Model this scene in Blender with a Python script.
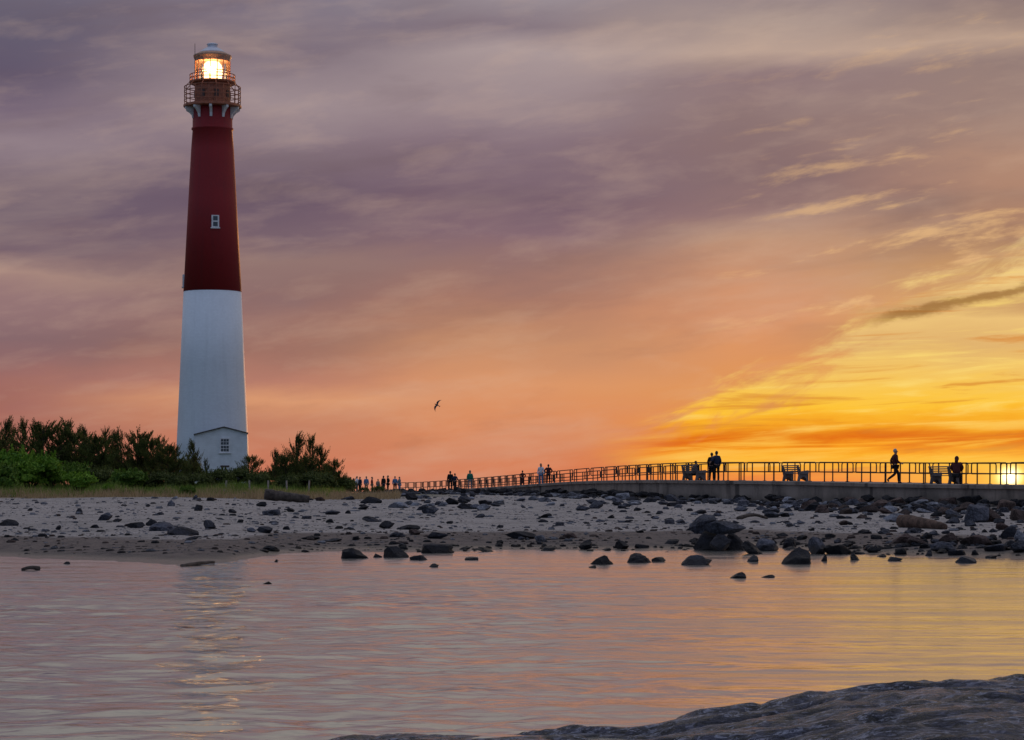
import bpy, bmesh, math, random
from mathutils import Vector, Matrix, noise, Euler
R = math.radians
for o in list(bpy.data.objects): bpy.data.objects.remove(o)
S = bpy.context.scene
C = S.collection
F = 2400.0; HZ = 492.0; CAMZ = 1.6          # focal length (px), horizon row, eye height

# ------------------------------------------------------------------ camera
cam = bpy.data.objects.new('camera', bpy.data.cameras.new('camera')); C.objects.link(cam)
cam.location = (0, 0, CAMZ); cam.rotation_euler = (R(90), 0, 0)
cam.data.sensor_width = 36; cam.data.lens = 36*F/1024
cam.data.shift_y = (HZ-370)/1024
cam.data.clip_start = .1; cam.data.clip_end = 30000
S.camera = cam
S.view_settings.view_transform = 'Standard'; S.view_settings.look = 'None'
S.view_settings.exposure = 0; S.view_settings.gamma = 1
try: S.view_settings.use_curve_mapping = False
except Exception: pass

def lin(c):
    return tuple(((v/255)/12.92 if v/255 <= .04045 else ((v/255+.055)/1.055)**2.4) for v in c)

# ------------------------------------------------------------------ node helper
class NT:
    def __init__(s, tree): s.t = tree; s.n = tree.nodes; s.l = tree.links
    def new(s, typ, **kw):
        n = s.n.new(typ)
        for k, v in kw.items(): setattr(n, k, v)
        return n
    def put(s, sock, v):
        if isinstance(v, bpy.types.NodeSocket): s.l.new(v, sock)
        elif v is not None:
            try: sock.default_value = v
            except Exception: sock.default_value = tuple(v)+(1,)
    def m(s, op, a, b=None, c=None, clamp=False):
        n = s.new('ShaderNodeMath', operation=op, use_clamp=clamp)
        s.put(n.inputs[0], a)
        if b is not None: s.put(n.inputs[1], b)
        if c is not None: s.put(n.inputs[2], c)
        return n.outputs[0]
    def vec(s, x, y, z=0.0):
        n = s.new('ShaderNodeCombineXYZ'); s.put(n.inputs[0], x); s.put(n.inputs[1], y); s.put(n.inputs[2], z); return n.outputs[0]
    def noise(s, v, scale=1, detail=4, rough=.5, dist=0, lac=2):
        n = s.new('ShaderNodeTexNoise'); s.put(n.inputs['Vector'], v)
        n.inputs['Scale'].default_value = scale; n.inputs['Detail'].default_value = detail
        n.inputs['Roughness'].default_value = rough; n.inputs['Distortion'].default_value = dist
        n.inputs['Lacunarity'].default_value = lac
        return n.outputs[0]
    def sstep(s, v, a, b, lo=0.0, hi=1.0):
        n = s.new('ShaderNodeMapRange', interpolation_type='SMOOTHSTEP'); s.put(n.inputs[0], v)
        for i, q in zip((1, 2, 3, 4), (a, b, lo, hi)): n.inputs[i].default_value = q
        return n.outputs[0]
    def lstep(s, v, a, b, lo=0.0, hi=1.0):
        n = s.new('ShaderNodeMapRange'); s.put(n.inputs[0], v)
        for i, q in zip((1, 2, 3, 4), (a, b, lo, hi)): n.inputs[i].default_value = q
        return n.outputs[0]
    def mix(s, f, a, b, blend='MIX'):
        n = s.new('ShaderNodeMix', data_type='RGBA', blend_type=blend, clamp_factor=True)
        s.put(n.inputs[0], f)
        for sock, v in ((n.inputs[6], a), (n.inputs[7], b)):
            if isinstance(v, bpy.types.NodeSocket): s.l.new(v, sock)
            else: sock.default_value = (*v[:3], 1)
        return n.outputs[2]
    def ramp(s, f, stops, interp='LINEAR'):
        n = s.new('ShaderNodeValToRGB'); s.put(n.inputs[0], f); r = n.color_ramp; r.interpolation = interp
        while len(r.elements) < len(stops): r.elements.new(.5)
        for e, (p, c) in zip(r.elements, stops): e.position = p
        for e, (p, c) in zip(r.elements, stops): e.position = p; e.color = (*c[:3], 1)
        return n.outputs[0]

# ------------------------------------------------------------------ world: sunset sky
W = bpy.data.worlds.new('World'); S.world = W; W.use_nodes = True
W.node_tree.nodes.clear()
N = NT(W.node_tree)
tc = N.new('ShaderNodeTexCoord'); sp = N.new('ShaderNodeSeparateXYZ'); N.l.new(tc.outputs['Generated'], sp.inputs[0])
dx, dy, dz = sp.outputs
AZ = N.m('ARCTAN2', dx, dy); EL = N.m('ARCSINE', dz)
P0 = N.m('MULTIPLY_ADD', AZ, F, 512.0)       # angular units: 2400 per radian of azimuth
Q0 = N.m('MULTIPLY_ADD', EL, -F, HZ)         # and of elevation, 492 = horizon
def pn(sx, sy, detail, rough=.55, off=0.0, shear=0.0, dist=0.0):
    y = N.m('MULTIPLY_ADD', P0, shear*sy, N.m('MULTIPLY', Q0, sy))
    return N.noise(N.vec(N.m('MULTIPLY', P0, sx), y, off), 1, detail, rough, dist)
wa = N.m('SUBTRACT', pn(.004, .012, 5, .58, 3.1, .12), .5)
wb = N.m('SUBTRACT', pn(.0038, .014, 6, .58, 9.7, .10), .5)
P = N.m('MULTIPLY_ADD', wa, 150.0, P0)
Q = N.m('MULTIPLY_ADD', wb, 60.0, Q0)
T = N.m('DIVIDE', N.m('ADD', Q, 100.0), 600.0)
def col(*st): return [((y+100)/600, lin(c)) for y, c in st]
cols = [
 (0,   col((-100,(124,114,118)),(0,(110,104,120)),(40,(101,94,112)),(90,(97,86,106)),(125,(120,104,120)),(155,(146,128,136)),(185,(118,101,114)),(225,(105,89,106)),(258,(118,97,108)),(280,(168,136,126)),(300,(150,118,118)),(340,(134,104,108)),(385,(158,108,102)),(430,(170,106,92)),(500,(178,108,92)))),
 (256, col((-100,(142,130,130)),(0,(128,118,132)),(50,(124,110,122)),(110,(158,140,144)),(160,(132,114,124)),(205,(106,88,104)),(240,(120,98,108)),(262,(146,117,112)),(300,(140,108,106)),(350,(164,116,102)),(380,(182,124,106)),(400,(216,152,112)),(425,(194,128,100)),(460,(202,122,94)),(500,(198,114,90)))),
 (512, col((-100,(160,147,141)),(0,(152,140,146)),(30,(134,119,128)),(60,(170,152,152)),(95,(158,139,142)),(150,(136,115,125)),(200,(118,95,108)),(235,(134,106,114)),(270,(150,114,108)),(305,(168,121,104)),(340,(196,140,106)),(380,(218,150,106)),(420,(218,142,98)),(460,(214,128,88)),(500,(208,116,82)))),
 (768, col((-100,(150,132,122)),(0,(142,126,130)),(30,(176,154,144)),(55,(186,160,146)),(85,(146,122,124)),(130,(141,116,115)),(175,(136,109,109)),(210,(152,120,116)),(245,(190,148,122)),(270,(198,144,112)),(310,(218,150,108)),(350,(222,150,98)),(390,(226,150,84)),(430,(232,140,70)),(500,(226,110,60)))),
 (1024,col((-100,(124,108,114)),(0,(122,106,114)),(30,(150,127,120)),(55,(186,158,140)),(80,(150,126,120)),(115,(158,130,120)),(165,(180,140,118)),(200,(176,134,112)),(240,(170,128,100)),(280,(208,158,100)),(340,(230,170,90)),(400,(240,170,70)),(500,(240,130,50)))),
]
sky = N.ramp(T, cols[0][1])
for k in range(1, 5):
    sky = N.mix(N.sstep(P, cols[k-1][0], cols[k][0]), sky, N.ramp(T, cols[k][1]))
# fine streaky cloud texture
c1 = pn(.0030, .016, 6, .56, 1.3, .10, .2)
sky = N.mix(N.sstep(c1, .50, .76, 0, .22), sky, (.62, .45, .34))
c2 = pn(.0026, .012, 5, .56, 21.0, .10, .2)
sky = N.mix(N.m('MULTIPLY', N.sstep(c2, .50, .78, 0, .42), N.sstep(Q0, 430, 240, .25, 1)), sky, (.142, .093, .102))
c4 = pn(.009, .032, 6, .58, 44.0, .10, .2)
sky = N.mix(N.m('MULTIPLY', N.m('SUBTRACT', c4, .5), .62), sky, (.78, .54, .38))
c5 = pn(.007, .026, 6, .6, 91.0, .10, .2)
sky = N.mix(N.sstep(c5, .52, .74, 0, .22), sky, N.mix(N.sstep(Q0, 150, 420), (.17, .12, .14), (.36, .15, .09)))
# thinner cloud: small sunlit rifts to the right
rf = pn(.0085, .040, 7, .62, 5.5, .16, .15)
rfm = N.m('MULTIPLY', N.sstep(rf, .54, .72), N.m('MULTIPLY', N.sstep(P0, 600, 880), N.sstep(Q0, 60, 300, .35, 1)))
sky = N.mix(N.m('MULTIPLY', rfm, .65), sky, lin((245, 196, 134)))
# the open yellow sky low on the right, with a ragged cloud edge
edge = [(-1,492),(560,462),(640,436),(698,400),(753,381),(800,369),(843,342),(880,318),(905,300),(929,281),(975,270),(1024,252),(1300,150)]
E = N.ramp(N.m('DIVIDE', P0, 1300.0), [(max(0, a/1300), (b/600,)*3) for a, b in edge])
en = N.m('SUBTRACT', pn(.012, .04, 7, .62, 14.0, .3, .5), .5)
em = N.m('ADD', N.m('SUBTRACT', Q0, N.m('MULTIPLY', E, 600.0)), N.m('MULTIPLY', en, 190.0))
ym = N.m('MULTIPLY', N.sstep(em, -22, 34), N.sstep(P0, 590, 700))
yq = N.m('MULTIPLY_ADD', N.m('SUBTRACT', pn(.008, .05, 6, .6, 30.0, .1, .4), .5), 30.0, Q0)
yq = N.m('MULTIPLY_ADD', wb, 34.0, yq)
yel = N.ramp(N.m('DIVIDE', N.m('ADD', yq, 100.0), 600.0), col((150,(226,190,140)),(250,(238,204,140)),(285,(240,202,130)),(305,(206,160,106)),(325,(236,194,122)),(350,(226,180,112)),(372,(242,196,104)),(392,(250,200,84)),(410,(255,198,56)),(424,(248,168,36)),(434,(228,118,20)),(442,(224,98,12)),(452,(250,150,26)),(464,(255,196,50)),(478,(255,172,34)),(488,(246,118,16)),(500,(236,96,18))))
ystr = pn(.005, .075, 6, .6, 77.0, .05, .6)
yel = N.mix(N.sstep(ystr, .50, .70, 0, .65), yel, lin((255, 222, 120)))
yel = N.mix(N.sstep(ystr, .47, .33, 0, .65), yel, lin((214, 128, 44)))
sky = N.mix(N.m('MULTIPLY', ym, .96), sky, yel)
# dark wisp lying across the yellow
wl = N.m('SUBTRACT', Q0, N.ramp(N.m('DIVIDE', P0, 1300.0), [(0, (.9,)*3), (860/1300, (326/600,)*3), (905/1300, (315/600,)*3), (950/1300, (306/600,)*3), (1024/1300, (293/600,)*3), (1, (260/600,)*3)]) if False else 0.0)
WL = N.ramp(N.m('DIVIDE', P0, 1300.0), [(0, (.6,)*3), (860/1300, (324/600,)*3), (905/1300, (315/600,)*3), (950/1300, (306/600,)*3), (1024/1300, (293/600,)*3), (1, (240/600,)*3)])
wd = N.m('ADD', N.m('SUBTRACT', Q0, N.m('MULTIPLY', WL, 600.0)), N.m('MULTIPLY', N.m('SUBTRACT', pn(.03, .09, 6, .65, 52.0), .5), 18.0))
wm = N.m('MULTIPLY', N.m('MULTIPLY', N.sstep(wd, -7, -1), N.sstep(wd, 8, 1)), N.sstep(P0, 850, 900))
sky = N.mix(N.m('MULTIPLY', wm, .75), sky, lin((150, 104, 52)))
# low orange band running left from the sun
band = N.m('MULTIPLY', N.m('MULTIPLY', N.sstep(Q0, 408, 446), N.sstep(Q0, 478, 452)), N.sstep(P0, 560, 760))
sky = N.mix(N.m('MULTIPLY', N.m('MULTIPLY', band, .6), N.sstep(ystr, .40, .62)), sky, lin((255, 182, 46)))
lowp = N.m('MULTIPLY', N.sstep(Q0, 456, 478), N.m('MULTIPLY', N.sstep(P0, 480, 700), N.sstep(P0, 1010, 880)))
sky = N.mix(N.m('MULTIPLY', lowp, .65), sky, lin((240, 128, 76)))
# sun: disc and aureole
SX, SY = 1003.0, 477.0
ddx = N.m('SUBTRACT', P0, SX); ddy = N.m('SUBTRACT', Q0, SY)
def aur(wx, wy):
    a = N.m('POWER', N.m('DIVIDE', ddx, wx), 2.0) if False else N.m('MULTIPLY', N.m('DIVIDE', ddx, wx), N.m('DIVIDE', ddx, wx))
    b = N.m('MULTIPLY', N.m('DIVIDE', ddy, wy), N.m('DIVIDE', ddy, wy))
    return N.m('EXPONENT', N.m('MULTIPLY', N.m('ADD', a, b), -1.0))
sky = N.mix(N.m('MULTIPLY', aur(120, 26), .65), sky, (1.0, .60, .09))
sky = N.mix(N.m('MULTIPLY', aur(60, 9), .7), sky, (1.0, .36, .04))
sky = N.mix(aur(22, 10), sky, (1.15, .74, .12))
sky = N.mix(aur(8, 7), sky, (4.5, 3.6, 1.8))
# sky high above and behind the viewer: soft blue-grey dusk
nish = N.new('ShaderNodeTexSky', sky_type='NISHITA'); nish.sun_disc = False
nish.sun_elevation = R(2.0); nish.sun_rotation = R(11.7)
hi = N.sstep(EL, .20, .42)
front = N.m('MULTIPLY', N.sstep(dy, -.1, .75), 1.0)
highc = N.mix(front, (.28, .28, .33), (.33, .295, .27))
highc = N.mix(N.sstep(EL, .6, 1.2), highc, (.66, .66, .80))
hn = N.noise(tc.outputs['Generated'], 4, 5, .55)
highc = N.mix(N.sstep(hn, .35, .7, 0, .5), highc, (.33, .30, .30))
highc = N.mix(.06, highc, nish.outputs[0])
sky = N.mix(hi, sky, highc)
back = N.sstep(dy, .75, -.05)
backc = N.ramp(N.m('DIVIDE', EL, 1.2), [(0, (.15, .18, .25)), (.2, (.155, .225, .37)), (.5, (.20, .26, .40)), (1, (.55, .58, .74))])
rightside = N.sstep(dx, .3, 1.0)
backc = N.mix(N.m('MULTIPLY', rightside, .25), backc, (.60, .38, .26))
sky = N.mix(back, sky, backc)
below = N.sstep(EL, -.01, -.06)
sky = N.mix(below, sky, (.10, .10, .12))
bg = N.new('ShaderNodeBackground'); N.l.new(sky, bg.inputs[0]); bg.inputs[1].default_value = 1.0
wo = N.new('ShaderNodeOutputWorld'); N.l.new(bg.outputs[0], wo.inputs[0])

# ------------------------------------------------------------------ sun lamp (at the horizon, right of the view)
sl = bpy.data.lights.new('sun', 'SUN'); so = bpy.data.objects.new('sun', sl); C.objects.link(so)
sl.energy = 1.0; sl.angle = R(.6); sl.color = (1, .42, .14)
saz = (SX-512)/F; sel = R(.45)
sdir = Vector((math.sin(saz)*math.cos(sel), math.cos(saz)*math.cos(sel), math.sin(sel)))
so.rotation_euler = sdir.to_track_quat('Z', 'Y').to_euler()

# ------------------------------------------------------------------ materials
def mat(name, color, rough=.7, spec=.5, metal=0, var=.25, scale=3, bump=0, bscale=20, emit=None, estr=0, coat=0):
    m = bpy.data.materials.new(name); m.use_nodes = True; t = NT(m.node_tree)
    b = m.node_tree.nodes['Principled BSDF']
    b.inputs['Roughness'].default_value = rough; b.inputs['Specular IOR Level'].default_value = spec
    b.inputs['Metallic'].default_value = metal
    tcn = t.new('ShaderNodeTexCoord')
    if var:
        n1 = t.noise(tcn.outputs['Object'], scale, 6, .6)
        c = t.mix(t.sstep(n1, .3, .7), tuple(v*(1-var) for v in color), tuple(min(1, v*(1+var)) for v in color))
        t.l.new(c, b.inputs['Base Color'])
    else: b.inputs['Base Color'].default_value = (*color, 1)
    if bump:
        bn = t.new('ShaderNodeBump'); bn.inputs['Strength'].default_value = bump; bn.inputs['Distance'].default_value = .05
        t.l.new(t.noise(tcn.outputs['Object'], bscale, 8, .65), bn.inputs['Height']); t.l.new(bn.outputs[0], b.inputs['Normal'])
    if emit:
        b.inputs['Emission Color'].default_value = (*emit, 1); b.inputs['Emission Strength'].default_value = estr
    return m

def painted_brick(name, color, dirt):
    m = bpy.data.materials.new(name); m.use_nodes = True; t = NT(m.node_tree); b = m.node_tree.nodes['Principled BSDF']
    g = t.new('ShaderNodeTexCoord'); s_ = t.new('ShaderNodeSeparateXYZ'); t.l.new(g.outputs['Object'], s_.inputs[0])
    a = t.m('MULTIPLY', t.m('ARCTAN2', s_.outputs[0], s_.outputs[1]), 4.0)
    v = t.vec(a, s_.outputs[2], 0.0)
    br = t.new('ShaderNodeTexBrick'); t.l.new(v, br.inputs['Vector']); br.inputs['Scale'].default_value = 1.6
    br.inputs['Color1'].default_value = (1, 1, 1, 1); br.inputs['Color2'].default_value = (.8, .8, .8, 1); br.inputs['Mortar'].default_value = (.5, .5, .5, 1)
    br.inputs['Mortar Size'].default_value = .012
    st = t.noise(t.vec(t.m('MULTIPLY', a, 1.2), t.m('MULTIPLY', s_.outputs[2], .10), 0.0), 1, 6, .65)
    st2 = t.noise(g.outputs['Object'], .35, 5, .6)
    c = t.mix(t.sstep(st, .46, .74, 0, .45), color, dirt)
    c = t.mix(t.sstep(st2, .4, .7, 0, .25), c, dirt)
    c = t.mix(.3, c, br.outputs[0], 'MULTIPLY')
    t.l.new(c, b.inputs['Base Color']); b.inputs['Roughness'].default_value = .62; b.inputs['Specular IOR Level'].default_value = .35
    bn = t.new('ShaderNodeBump'); bn.inputs['Strength'].default_value = .25; bn.inputs['Distance'].default_value = .02
    t.l.new(br.outputs[0], bn.inputs['Height']); t.l.new(bn.outputs[0], b.inputs['Normal'])
    return m

def rockmat(name, c0, c1, rough=.65, moss=None, wet=False):
    m = bpy.data.materials.new(name); m.use_nodes = True; t = NT(m.node_tree); b = m.node_tree.nodes['Principled BSDF']
    g = t.new('ShaderNodeTexCoord'); oi = t.new('ShaderNodeObjectInfo')
    ge = t.new('ShaderNodeNewGeometry'); pos = ge.outputs['Position']
    n1 = t.noise(pos, 2.6, 8, .65); n2 = t.noise(pos, 16, 6, .7)
    c = t.mix(t.sstep(n1, .36, .66), c0, c1)
    c = t.mix(t.sstep(n2, .5, .7, 0, .5), c, tuple(v*1.7 for v in c1))
    c = t.mix(t.sstep(n2, .5, .3, 0, .6), c, tuple(v*.4 for v in c0))
    s_ = t.new('ShaderNodeSeparateXYZ'); t.l.new(pos, s_.inputs[0])
    # dark wet tide mark near water level
    c = t.mix(t.sstep(t.m('MULTIPLY_ADD', n1, .25, s_.outputs[2]), .42, .22, 0, .75), c, (.012, .012, .014))
    hv = t.m('MULTIPLY_ADD', oi.outputs['Random'], .7, .62)
    c = t.mix(1.0, c, t.vec(hv, hv, hv), 'MULTIPLY')
    t.l.new(c, b.inputs['Base Color'])
    b.inputs['Specular IOR Level'].default_value = .28
    r = t.sstep(t.m('MULTIPLY_ADD', n1, .25, s_.outputs[2]), .2, .42, .42, .85); t.l.new(r, b.inputs['Roughness'])
    bn = t.new('ShaderNodeBump'); bn.inputs['Strength'].default_value = 1; bn.inputs['Distance'].default_value = .14
    t.l.new(t.noise(pos, 9, 9, .7), bn.inputs['Height']); t.l.new(bn.outputs[0], b.inputs['Normal'])
    return m

def leafmat(name, c, c2, trans=.35):
    m = bpy.data.materials.new(name); m.use_nodes = True; t = NT(m.node_tree); b = m.node_tree.nodes['Principled BSDF']
    ge = t.new('ShaderNodeNewGeometry'); r = ge.outputs['Random Per Island']
    n1 = t.noise(ge.outputs['Position'], .9, 4, .6)
    f = t.m('MULTIPLY_ADD', t.m('SUBTRACT', n1, .5), 1.8, r)
    cc = t.mix(f, c, c2); t.l.new(cc, b.inputs['Base Color']); b.inputs['Roughness'].default_value = .6
    b.inputs['Specular IOR Level'].default_value = .2
    tr = t.new('ShaderNodeBsdfTranslucent'); t.l.new(cc, tr.inputs[0])
    mx = t.new('ShaderNodeMixShader'); mx.inputs[0].default_value = trans
    out = m.node_tree.nodes['Material Output']
    t.l.new(b.outputs[0], mx.inputs[1]); t.l.new(tr.outputs[0], mx.inputs[2]); t.l.new(mx.outputs[0], out.inputs[0])
    return m

M = {}
M['red'] = painted_brick('red painted brick', (.27, .013, .018), (.17, .02, .024))
M['white'] = painted_brick('white painted brick', (.70, .77, .82), (.58, .64, .68))
M['brown'] = mat('rust red ironwork', (.30, .095, .045), .5, .5, 0, .3, 2)
M['iron'] = mat('dark iron', (.06, .035, .03), .5, .5, 0, .3, 5)
M['wtrim'] = mat('white trim paint', (.66, .68, .70), .5, .4, 0, .12, 2)
M['roof'] = mat('lantern roof paint', (.52, .54, .60), .4, .5, 0, .15, 1)
M['ceil'] = mat('lantern fascia', (.40, .23, .15), .6)
M['siding'] = None
M['dglass'] = mat('dark pane glass', (.04, .05, .06), .08, .8, 0, 0)
M['shingle'] = mat('dark roof edge', (.07, .06, .06), .8)
M['concrete'] = None
M['steel'] = mat('weathered steel rail', (.045, .03, .026), .6, .3, .1, .3, 6)
M['plastic'] = mat('pale recycled plank', (.15, .13, .13), .6, .4, 0, .15, 4)
M['bark'] = mat('grey brown bark', (.05, .035, .025), .9, .2, 0, .4, 8, .6, 30)
M['drift'] = mat('weathered driftwood', (.075, .06, .05), .85, .3, 0, .5, 5, .8, 25)
M['driftb'] = mat('brown driftwood', (.10, .062, .045), .85, .3, 0, .5, 5, .8, 25)
M['post'] = mat('sun bleached post wood', (.30, .26, .22), .8, .3, 0, .3, 8)
M['pine'] = leafmat('pine needles', (.032, .046, .015), (.125, .14, .036), .3)
M['cedar'] = leafmat('cedar foliage', (.034, .054, .015), (.135, .16, .038), .3)
M['leaf'] = leafmat('bright shrub leaves', (.07, .18, .016), (.24, .40, .045), .4)
M['leaf2'] = leafmat('dull shrub leaves', (.05, .12, .016), (.18, .28, .04), .35)
M['grass'] = leafmat('green grass', (.07, .15, .02), (.26, .34, .07), .4)
M['dry'] = leafmat('dry grass', (.30, .21, .11), (.52, .38, .21), .3)
RK = {
 'dark': rockmat('black basalt rock', (.007, .007, .009), (.035, .036, .046)),
 'grey': rockmat('blue grey rock', (.03, .032, .042), (.13, .135, .165)),
 'pale': rockmat('pale granite rock', (.11, .115, .135), (.34, .35, .39)),
 'brown': rockmat('brown sandstone rock', (.04, .026, .022), (.125, .085, .075)),
}
def concrete_mat():
    m = bpy.data.materials.new('board marked concrete'); m.use_nodes = True; t = NT(m.node_tree); b = m.node_tree.nodes['Principled BSDF']
    pos = t.new('ShaderNodeNewGeometry').outputs['Position']; s_ = t.new('ShaderNodeSeparateXYZ'); t.l.new(pos, s_.inputs[0])
    n1 = t.noise(pos, .5, 7, .65); st = t.noise(t.vec(t.m('MULTIPLY', s_.outputs[0], 2.2), s_.outputs[1], t.m('MULTIPLY', s_.outputs[2], .35)), 1, 6, .6)
    c = t.mix(t.sstep(n1, .3, .7), (.17, .14, .118), (.29, .24, .20)); c = t.mix(t.sstep(st, .5, .68, 0, .7), c, (.085, .068, .058)); jt = t.m('FRACT', t.m('DIVIDE', t.m('ADD', s_.outputs[0], t.m('MULTIPLY', s_.outputs[1], .9)), 5.5)); c = t.mix(t.sstep(t.m('ABSOLUTE', t.m('SUBTRACT', jt, .5)), .02, .008, 0, .8), c, (.03, .026, .024)); c = t.mix(t.sstep(t.m('ADD', s_.outputs[2], n1), 2.1, 1.7, 0, .6), c, (.10, .085, .07))
    t.l.new(c, b.inputs['Base Color']); b.inputs['Roughness'].default_value = .85
    bn = t.new('ShaderNodeBump'); bn.inputs['Strength'].default_value = .6; bn.inputs['Distance'].default_value = .03
    t.l.new(t.noise(pos, 7, 8, .7), bn.inputs['Height']); t.l.new(bn.outputs[0], b.inputs['Normal'])
    return m
M['concrete'] = concrete_mat()
def siding_mat():
    m = bpy.data.materials.new('white lap siding'); m.use_nodes = True; t = NT(m.node_tree); b = m.node_tree.nodes['Principled BSDF']
    g = t.new('ShaderNodeTexCoord'); s_ = t.new('ShaderNodeSeparateXYZ'); t.l.new(g.outputs['Object'], s_.inputs[0])
    fr = t.m('FRACT', t.m('DIVIDE', s_.outputs[2], .2))
    n1 = t.noise(g.outputs['Object'], 1.2, 6, .6)
    c = t.mix(t.sstep(n1, .35, .7), (.72, .78, .82), (.62, .67, .70)); c = t.mix(t.sstep(fr, .90, .99, 0, .35), c, (.3, .3, .32))
    t.l.new(c, b.inputs['Base Color']); b.inputs['Roughness'].default_value = .6
    bn = t.new('ShaderNodeBump'); bn.inputs['Strength'].default_value = .5; bn.inputs['Distance'].default_value = .03
    t.l.new(fr, bn.inputs['Height']); t.l.new(bn.outputs[0], b.inputs['Normal'])
    return m
M['siding'] = siding_mat()

# ------------------------------------------------------------------ object helpers
def tag(o, label=None, cat=None, group=None, kind=None):
    if label: o['label'] = label
    if cat: o['category'] = cat
    if group: o['group'] = group
    if kind: o['kind'] = kind
    return o
def empty(name, loc=(0, 0, 0), rz=0, sc=1):
    o = bpy.data.objects.new(name, None); C.objects.link(o); o.location = loc; o.rotation_euler = (0, 0, rz)
    o.scale = (sc,)*3; o.empty_display_size = .2; return o
def link(name, me, material, parent=None, smooth=False):
    if material is not None and not me.materials: me.materials.append(material)
    if smooth:
        me.polygons.foreach_set('use_smooth', [True]*len(me.polygons))
    o = bpy.data.objects.new(name, me); C.objects.link(o)
    if parent: o.parent = parent
    return o
def fin(name, bm, material, parent=None, smooth=False):
    me = bpy.data.meshes.new(name); bm.normal_update(); bm.to_mesh(me); bm.free()
    return link(name, me, material, parent, smooth)
def copy_tree(o, parent=None):
    c = o.copy(); C.objects.link(c); c.parent = parent
    for ch in list(o.children): copy_tree(ch, c)
    return c
def box(bm, c, s, rot=None, bev=0):
    r = bmesh.ops.create_cube(bm, size=1); vs = r['verts']
    bmesh.ops.scale(bm, vec=s, verts=vs)
    if bev: 
        es = list({e for v in vs for e in v.link_edges}); rr = bmesh.ops.bevel(bm, geom=es, offset=bev, segments=1, affect='EDGES'); vs = list({v for f in rr['faces'] for v in f.verts} | {v for v in vs if v.is_valid})
    if rot: bmesh.ops.rotate(bm, cent=(0, 0, 0), matrix=Euler(rot).to_matrix(), verts=vs)
    bmesh.ops.translate(bm, vec=c, verts=vs); return vs
def tube(bm, pts, rad, n=8, cap=True):
    pts = [Vector(p) for p in pts]; rs = rad if isinstance(rad, (list, tuple)) else [rad]*len(pts)
    rings = []; up = None
    for i, p in enumerate(pts):
        d = (pts[min(i+1, len(pts)-1)]-pts[max(i-1, 0)]).normalized()
        if up is None: up = Vector((0, 0, 1)) if abs(d.z) < .9 else Vector((1, 0, 0))
        a = d.cross(up).normalized(); b = a.cross(d).normalized(); up = b
        rings.append([bm.verts.new(p+(a*math.cos(t)+b*math.sin(t))*rs[i]) for t in [2*math.pi*k/n for k in range(n)]])
    for r0, r1 in zip(rings, rings[1:]):
        for k in range(n): bm.faces.new((r0[k], r0[(k+1) % n], r1[(k+1) % n], r1[k]))
    if cap: bm.faces.new(rings[0][::-1]); bm.faces.new(rings[-1])
def lathe(bm, prof, n=48, close=False):
    rings = [[bm.verts.new((r*math.cos(2*math.pi*k/n), r*math.sin(2*math.pi*k/n), z)) for k in range(n)] for r, z in prof]
    for r0, r1 in zip(rings, rings[1:]):
        for k in range(n): bm.faces.new((r0[k], r0[(k+1) % n], r1[(k+1) % n], r1[k]))
    if close:
        r0, r1 = rings[-1], rings[0]
        for k in range(n): bm.faces.new((r0[k], r0[(k+1) % n], r1[(k+1) % n], r1[k]))
    else: bm.faces.new(rings[0][::-1]); bm.faces.new(rings[-1])
def px(p, q, Y): return Vector(((p-512)/F*Y, Y, CAMZ+(HZ-q)/F*Y))
def lerp(x, tab):
    if x <= tab[0][0]: return tab[0][1]
    for (a, b), (c, d) in zip(tab, tab[1:]):
        if x <= c: return b+(d-b)*(x-a)/(c-a)
    return tab[-1][1]
def ss(t): t = max(0, min(1, t)); return t*t*(3-2*t)

# ------------------------------------------------------------------ terrain
PATH = [(29, 60, 1.75), (26.4, 85, 1.82), (22.7, 109, 1.90), (19.2, 121, 2.0), (14.7, 131.5, 2.17), (11.0, 139, 2.25), (7.8, 147, 2.31), (4.0, 171, 2.30), (-.94, 188, 2.0), (-5.5, 214, 1.78), (-11.4, 245, 1.56), (-16, 262, 1.5)]
def pathX(Y): return lerp(Y, [(p[1], p[0]) for p in PATH])
def pathZ(Y): return lerp(Y, [(p[1], p[2]) for p in PATH])
YW = [(-900, 560), (0, 557), (100, 561), (180, 565), (230, 562), (270, 555), (330, 551), (400, 553), (500, 550), (650, 551), (700, 549), (760, 547), (850, 553), (930, 556), (1024, 559), (2500, 575)]
def ground(X, Y):
    Y = max(Y, 5); p = 512+F*X/Y
    Yw = 3840/(lerp(p, YW)-HZ)
    nz = noise.noise(Vector((X*.13, Y*.13, 0)))
    s = Y-Yw + 1.1*noise.noise(Vector((X*.5, Y*.2, 7)))
    if s < 0: z = s*.05
    elif s < 7: z = .24*ss(s/7)**.8
    else: z = .24+1.02*max(0, min(1, (Y-Yw-7)/78))**.86 + .055*nz + .02*noise.noise(Vector((X*.6, Y*.6, 3)))
    left = ss((345-p)/70)
    if Y > 138: z += (.75*left+.15)*ss((Y-138)/60) + .12*left*noise.noise(Vector((X*.1, Y*.1, 5)))
    if z > -1.5: z -= 4*ss((X-pathX(Y)-7)/6)*(1 if Y < 262 else 0) if Y < 262 else 4*ss((Y-420)/60)
    return max(z, -1.8)
def hit(p, q):
    Y = 30.0
    while Y < 400:
        X = (p-512)/F*Y; z = max(ground(X, Y), 0)
        if HZ+F*(CAMZ-z)/Y <= q: break
        Y += .25
    return Vector(((p-512)/F*Y, Y, z))
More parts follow.
